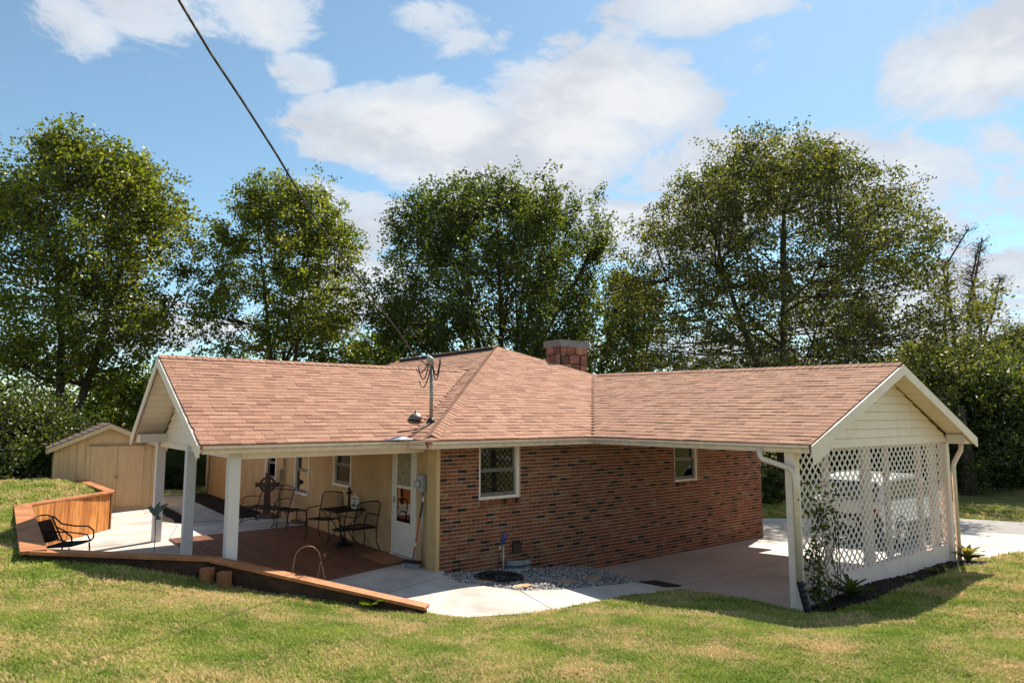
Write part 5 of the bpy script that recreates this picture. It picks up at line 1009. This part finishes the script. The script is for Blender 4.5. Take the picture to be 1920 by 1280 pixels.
for i, (u, d, H, W, lb) in enumerate(((1783, 56, 14.0, 3.2, 'leftmost bare brown tree of the thin clump at right'), (1806, 55, 15.6, 3.4, 'tallest bare brown tree of the thin clump at right'), (1828, 57, 15.4, 3.4, 'bare brown tree in the middle of the thin clump'), (1846, 55, 14.6, 3.0, 'bare brown tree right of the middle in the thin clump'), (1872, 58, 12.2, 2.8, 'lowest, rightmost bare brown tree of the clump'))): pine(u, d, H, W, 80 + i, lb, True, 'bare_tree', 'clump of bare trees at right')
# understorey: three masters, copied
def bush(name, label, base, H, W, leaf, n, size, seed, group=None, D=None):
    return tree(name, label, 'shrub' if H < 4 else 'tree', base, H, W, .02, leaf, max(14, n//260), n, size, seed, stems=3, spread=W*.12, group=group, trunk_r=.05 + H*.012, D=D, fork=.1, prof=lambda h: (1 - h*h)**.5*.95 + .05)
def copy_tree(src, loc, label, sc, rz, name=None, group=None):
    o = src.copy(); COL.objects.link(o); o.location = loc; o.scale = sc; o.rotation_euler.z = rz; o['label'] = label
    if name: o.name = name
    if group: o['group'] = group
    for ch in src.children:
        c = ch.copy(); COL.objects.link(c); c.parent = o
    return o
WOODG = 'trees of the wood beyond the road'
w1 = bush('woodland_tree', 'dark leafy tree with an ivy trunk beyond the road, right of the carport', G3(1800, 37), 5.6, 7.0, 'shade', 36000, .15, 21, WOODG); w2 = bush('woodland_tree', 'light olive willowy tree right behind the carport gable peak', G3(1745, 44), 7.0, 7.5, 'oak', 36000, .16, 22, WOODG)
for i, (src, u, d, s, lb) in enumerate(((w1, 1890, 39, 1.0, 'dark round tree at the right edge of the picture'), (w2, 1850, 46, .95, 'olive tree below the bare clump at right'), (w1, 1700, 41, 1.0, 'dark tree seen through the lattice top'), (w1, 1960, 42, 1.1, 'dark tree cut by the right picture edge'), (w2, 1925, 54, 1.15, 'tall olive tree on the rise at the right edge'), (w1, 1780, 52, 1.2, 'dark tree between the widest tree and the bare clump'), (w1, 1640, 45, 1.05, 'dark tree behind the car'), (w1, 1560, 44, 1.0, 'dark tree behind the left half of the lattice'), (w2, 1480, 48, .95, 'olive tree seen past the carport post'), (w1, 1842, 40, .8, 'low dark tree in the gap right of the ivy trunk'))):
    copy_tree(src, G3(u, d, -.2), lb, (s, s, s*(1 + .05*(i % 3))), i*1.7)
for (u, d, H_, W_, lf, sd, lb) in ((1722, 48, 7.5, 5.5, 'oak', 71, 'slim olive tree behind the carport gable, left of the bare clump'), (1898, 60, 8.5, 6.5, 'bright', 72, 'pale green tree right of the bare clump'), (1835, 43, 5.6, 5.0, 'bright', 73, 'yellow-green tree in front of the bare clump')):
    tree('woodland_tree', lb, 'tree', G3(u, d), H_, W_, .12, lf, 60, 17000, .17, sd, stems=2, spread=.65, group=WOODG, trunk_r=.18)
lt = at(1808, 34); q = MB(); b = Vector((lt[0], lt[1], gz(*lt))); q.tube([b + Vector((0, 0, -.2)), b + Vector((.1, 0, 1.2)), b + Vector((.02, .1, 2.6)), b + Vector((-.05, .15, 3.6))], [.34, .26, .22, .16], 10); tt = thing('ivy_trunk', tuple(b), 'thick dark trunk with ivy standing on the far lawn right of the carport', 'tree'); q.build('trunk', BARK, tt, smooth=True); r = np.random.default_rng(5); C = np.array([b.x + .25, b.y - .2, b.z + .7]) + r.normal(size=(900, 3))*np.array([.28, .28, .5]); V, F = leaf_quads(C, .13, r); npmesh('crown', V, F, LEAF['vine'], tt, tuple(b))
LEFTG = 'shrubs along the left boundary'
s1 = bush('boundary_shrub', 'dense dark shrub left of the shed', G3(35, 25.5), 2.5, 5.2, 'shade', 34000, .10, 31, LEFTG); s2 = bush('boundary_shrub', 'sunlit bright green shrub behind the shed roof', G3(235, 36), 5.4, 6.0, 'bright', 30000, .15, 32, LEFTG)
for i, (src, u, d, s, lb) in enumerate(((s1, -40, 27, 1.1, 'dark shrub at the left picture edge'), (s1, 85, 31, .9, 'dark shrub just behind the left end of the shed'), (s2, 60, 38, .7, 'bright shrub between the dark shrubs and the large maple'), (s2, 150, 42, .75, 'bright shrub behind the large maple trunk'), (s2, 330, 40, .6, 'bright shrub seen between the porch posts'), (s2, 375, 33, .55, 'low bright shrub beyond the end of the yellow wall'), (s1, 300, 38, .75, 'dark shrub behind the porch gable'), (s1, 345, 30, .55, 'low dark shrub behind the mulch bed'), (s1, -10, 44, 1.3, 'tall dark tree mass at far left'))): copy_tree(src, G3(u, d, -.1), lb, (s, s, s), i*2.1)
b1 = bush('garden_shrub', 'small round shrub on the lawn seen past the carport downspout', (16.4, 3.8, -.5), 1.15, 1.5, 'dark', 5000, .09, 41)
# a far belt of trees closing the horizon
r = np.random.default_rng(51); C = []
for i in range(60):
    u = -300 + i*42 + r.uniform(-20, 20); d = r.uniform(78, 112); x, y = at(u, d); H_ = r.uniform(4.5, 8); k = r.normal(size=(700, 3)); k /= np.linalg.norm(k, axis=1)[:, None]; k *= r.uniform(.55, 1, (700, 1)); C.append(np.array([x, y, -.6 + H_*.5]) + k*np.array([4.5, 4.5, H_*.55]))
V, F = leaf_quads(np.concatenate(C), .55, r); tag(npmesh('far_wood', V, F, LEAF['shade'], kind='stuff'), 'far wood closing the horizon behind the house', 'wood')
# ------------------------------------------------------------------ small plants
def leafy(mb, base, n, ln, wd, r, up=.5, droop=.5):
    for i in range(n):
        a = 6.283*i/n + r.uniform(-.3, .3); d = Vector((math.cos(a), math.sin(a), 0)); s = Vector((-d.y, d.x, 0)); L_ = ln*r.uniform(.7, 1.15); P = []
        for k in range(5): f = k/4; c = Vector(base) + d*L_*f*(.4 + .6*f*.9) + Vector((0, 0, L_*(up*f*1.5 - droop*f*f*1.3))); w_ = wd*math.sin(math.pi*min(.97, .12 + .85*f)); P += [c - s*w_ + Vector((0, 0, .01)), c - Vector((0, 0, .008)), c + s*w_ + Vector((0, 0, .01))]
        mb.add(P, [(k*3 + j, k*3 + j + 1, k*3 + j + 4, k*3 + j + 3) for k in range(4) for j in range(2)])
rr = random.Random(12)
class RU:
    uniform = staticmethod(rr.uniform)
for (nm, x, y, n, ln, wd, lm, lb) in (('hosta', 9.25, -4.86, 26, .34, .06, 'hosta', 'yellow-green hosta at the far end of the lattice bed'), ('fern', 4.45, -4.92, 22, .36, .035, 'vine', 'green leafy fern clump in the near end of the lattice bed'), ('weed', 6.4, -5.0, 9, .14, .02, 'vine', 'small weed in the middle of the lattice bed'), ('weed', 7.4, -4.95, 12, .17, .022, 'bright', 'pale weed tuft further along the lattice bed'), ('weed', 8.0, -4.9, 7, .13, .02, 'vine', 'tiny weed nearest the hosta'), ('weed', -2.02, -1.62, 16, .2, .012, 'bright', 'grassy weed at the timber edging near the hook')):
    z = gz(x, y) + .05; q = MB(); leafy(q, (x, y, z), n, ln, wd, RU, .75, .45)
    if n > 20: leafy(q, (x, y, z + .05), n//2, ln*.7, wd*.9, RU, 1.0, .3)
    tag(q.build(nm, LEAF[lm], origin=(x, y, z), smooth=True), lb, 'plant')
vx, vy = 3.72, -4.72; vz = gz(vx, vy); t = thing('climbing_rose', (vx, vy, vz), 'leafy climbing vine with thin stems on the near end of the lattice', 'vine'); q = MB(); r = np.random.default_rng(9); C = []
for k in range(9):
    x = vx + r.uniform(-.12, .55); h = r.uniform(.9, 1.75); P = [Vector((x + .05*math.sin(i*1.3 + k) + r.normal()*.02 + .25*(i/8)**2*r.uniform(0, 1), vy - .02 - .03*math.sin(i + k), vz + h*i/8)) for i in range(9)]; q.tube(P, .006, 5)
    for p in P:
        f = (p.z - vz); n_ = int(1 + 4*math.exp(-((f - 1.35)/.3)**2) + 4*math.exp(-((f - .25)/.22)**2)); C.append(np.array(p) + r.normal(size=(n_, 3))*np.array([.13, .05, .09]))
q.build('stems', M('vine_stem', (.07, .045, .03), .9, .2, 20), t); C.append(np.array([4.05, vy - .05, vz + 1.4]) + r.normal(size=(150, 3))*np.array([.28, .06, .24])); C.append(np.array([3.80, vy - .05, vz + .28]) + r.normal(size=(150, 3))*np.array([.12, .07, .2])); C.append(np.array([3.68, vy - .05, vz + .75]) + r.normal(size=(90, 3))*np.array([.08, .05, .15])); C = np.concatenate(C); V, F = leaf_quads(C, .075, r); npmesh('foliage', V, F, LEAF['vine'], t, (vx, vy, vz))
for k, x in enumerate((4.42, 4.5)):
    q = MB(); z0 = gz(x, -4.74); q.tube([(x, -4.74, z0), (x, -4.74, z0 + 1.25), (x - .06, -4.74, z0 + 1.38), (x - .16, -4.74, z0 + 1.36)], .007, 5); tag(q.build('plant_stake', IRON, origin=(x, -4.74, z0)), ('left', 'right')[k] + ' one of two thin black wire plant stakes before the lattice', 'stake')
# leaf litter on the lawn
r = np.random.default_rng(33); n_ = 130; x = r.uniform(-6, 10, n_); y = r.uniform(-9, -3.2, n_); ok = ~(inpoly(x, y, CARPORT) | inpoly(x, y, BED) | inpoly(x, y, NOOK) | inpoly(x, y, WALK)); x, y = x[ok], y[ok]; V, F = leaf_quads(np.c_[x, y, hz(x, y) + .035], .075, r, flat=.75); tag(npmesh('fallen_leaves', V, F, M('dry_leaf', (.34, .20, .10), .8, .3, 9, island=.5), kind='stuff'), 'dry brown leaves scattered over the grass', 'leaves')
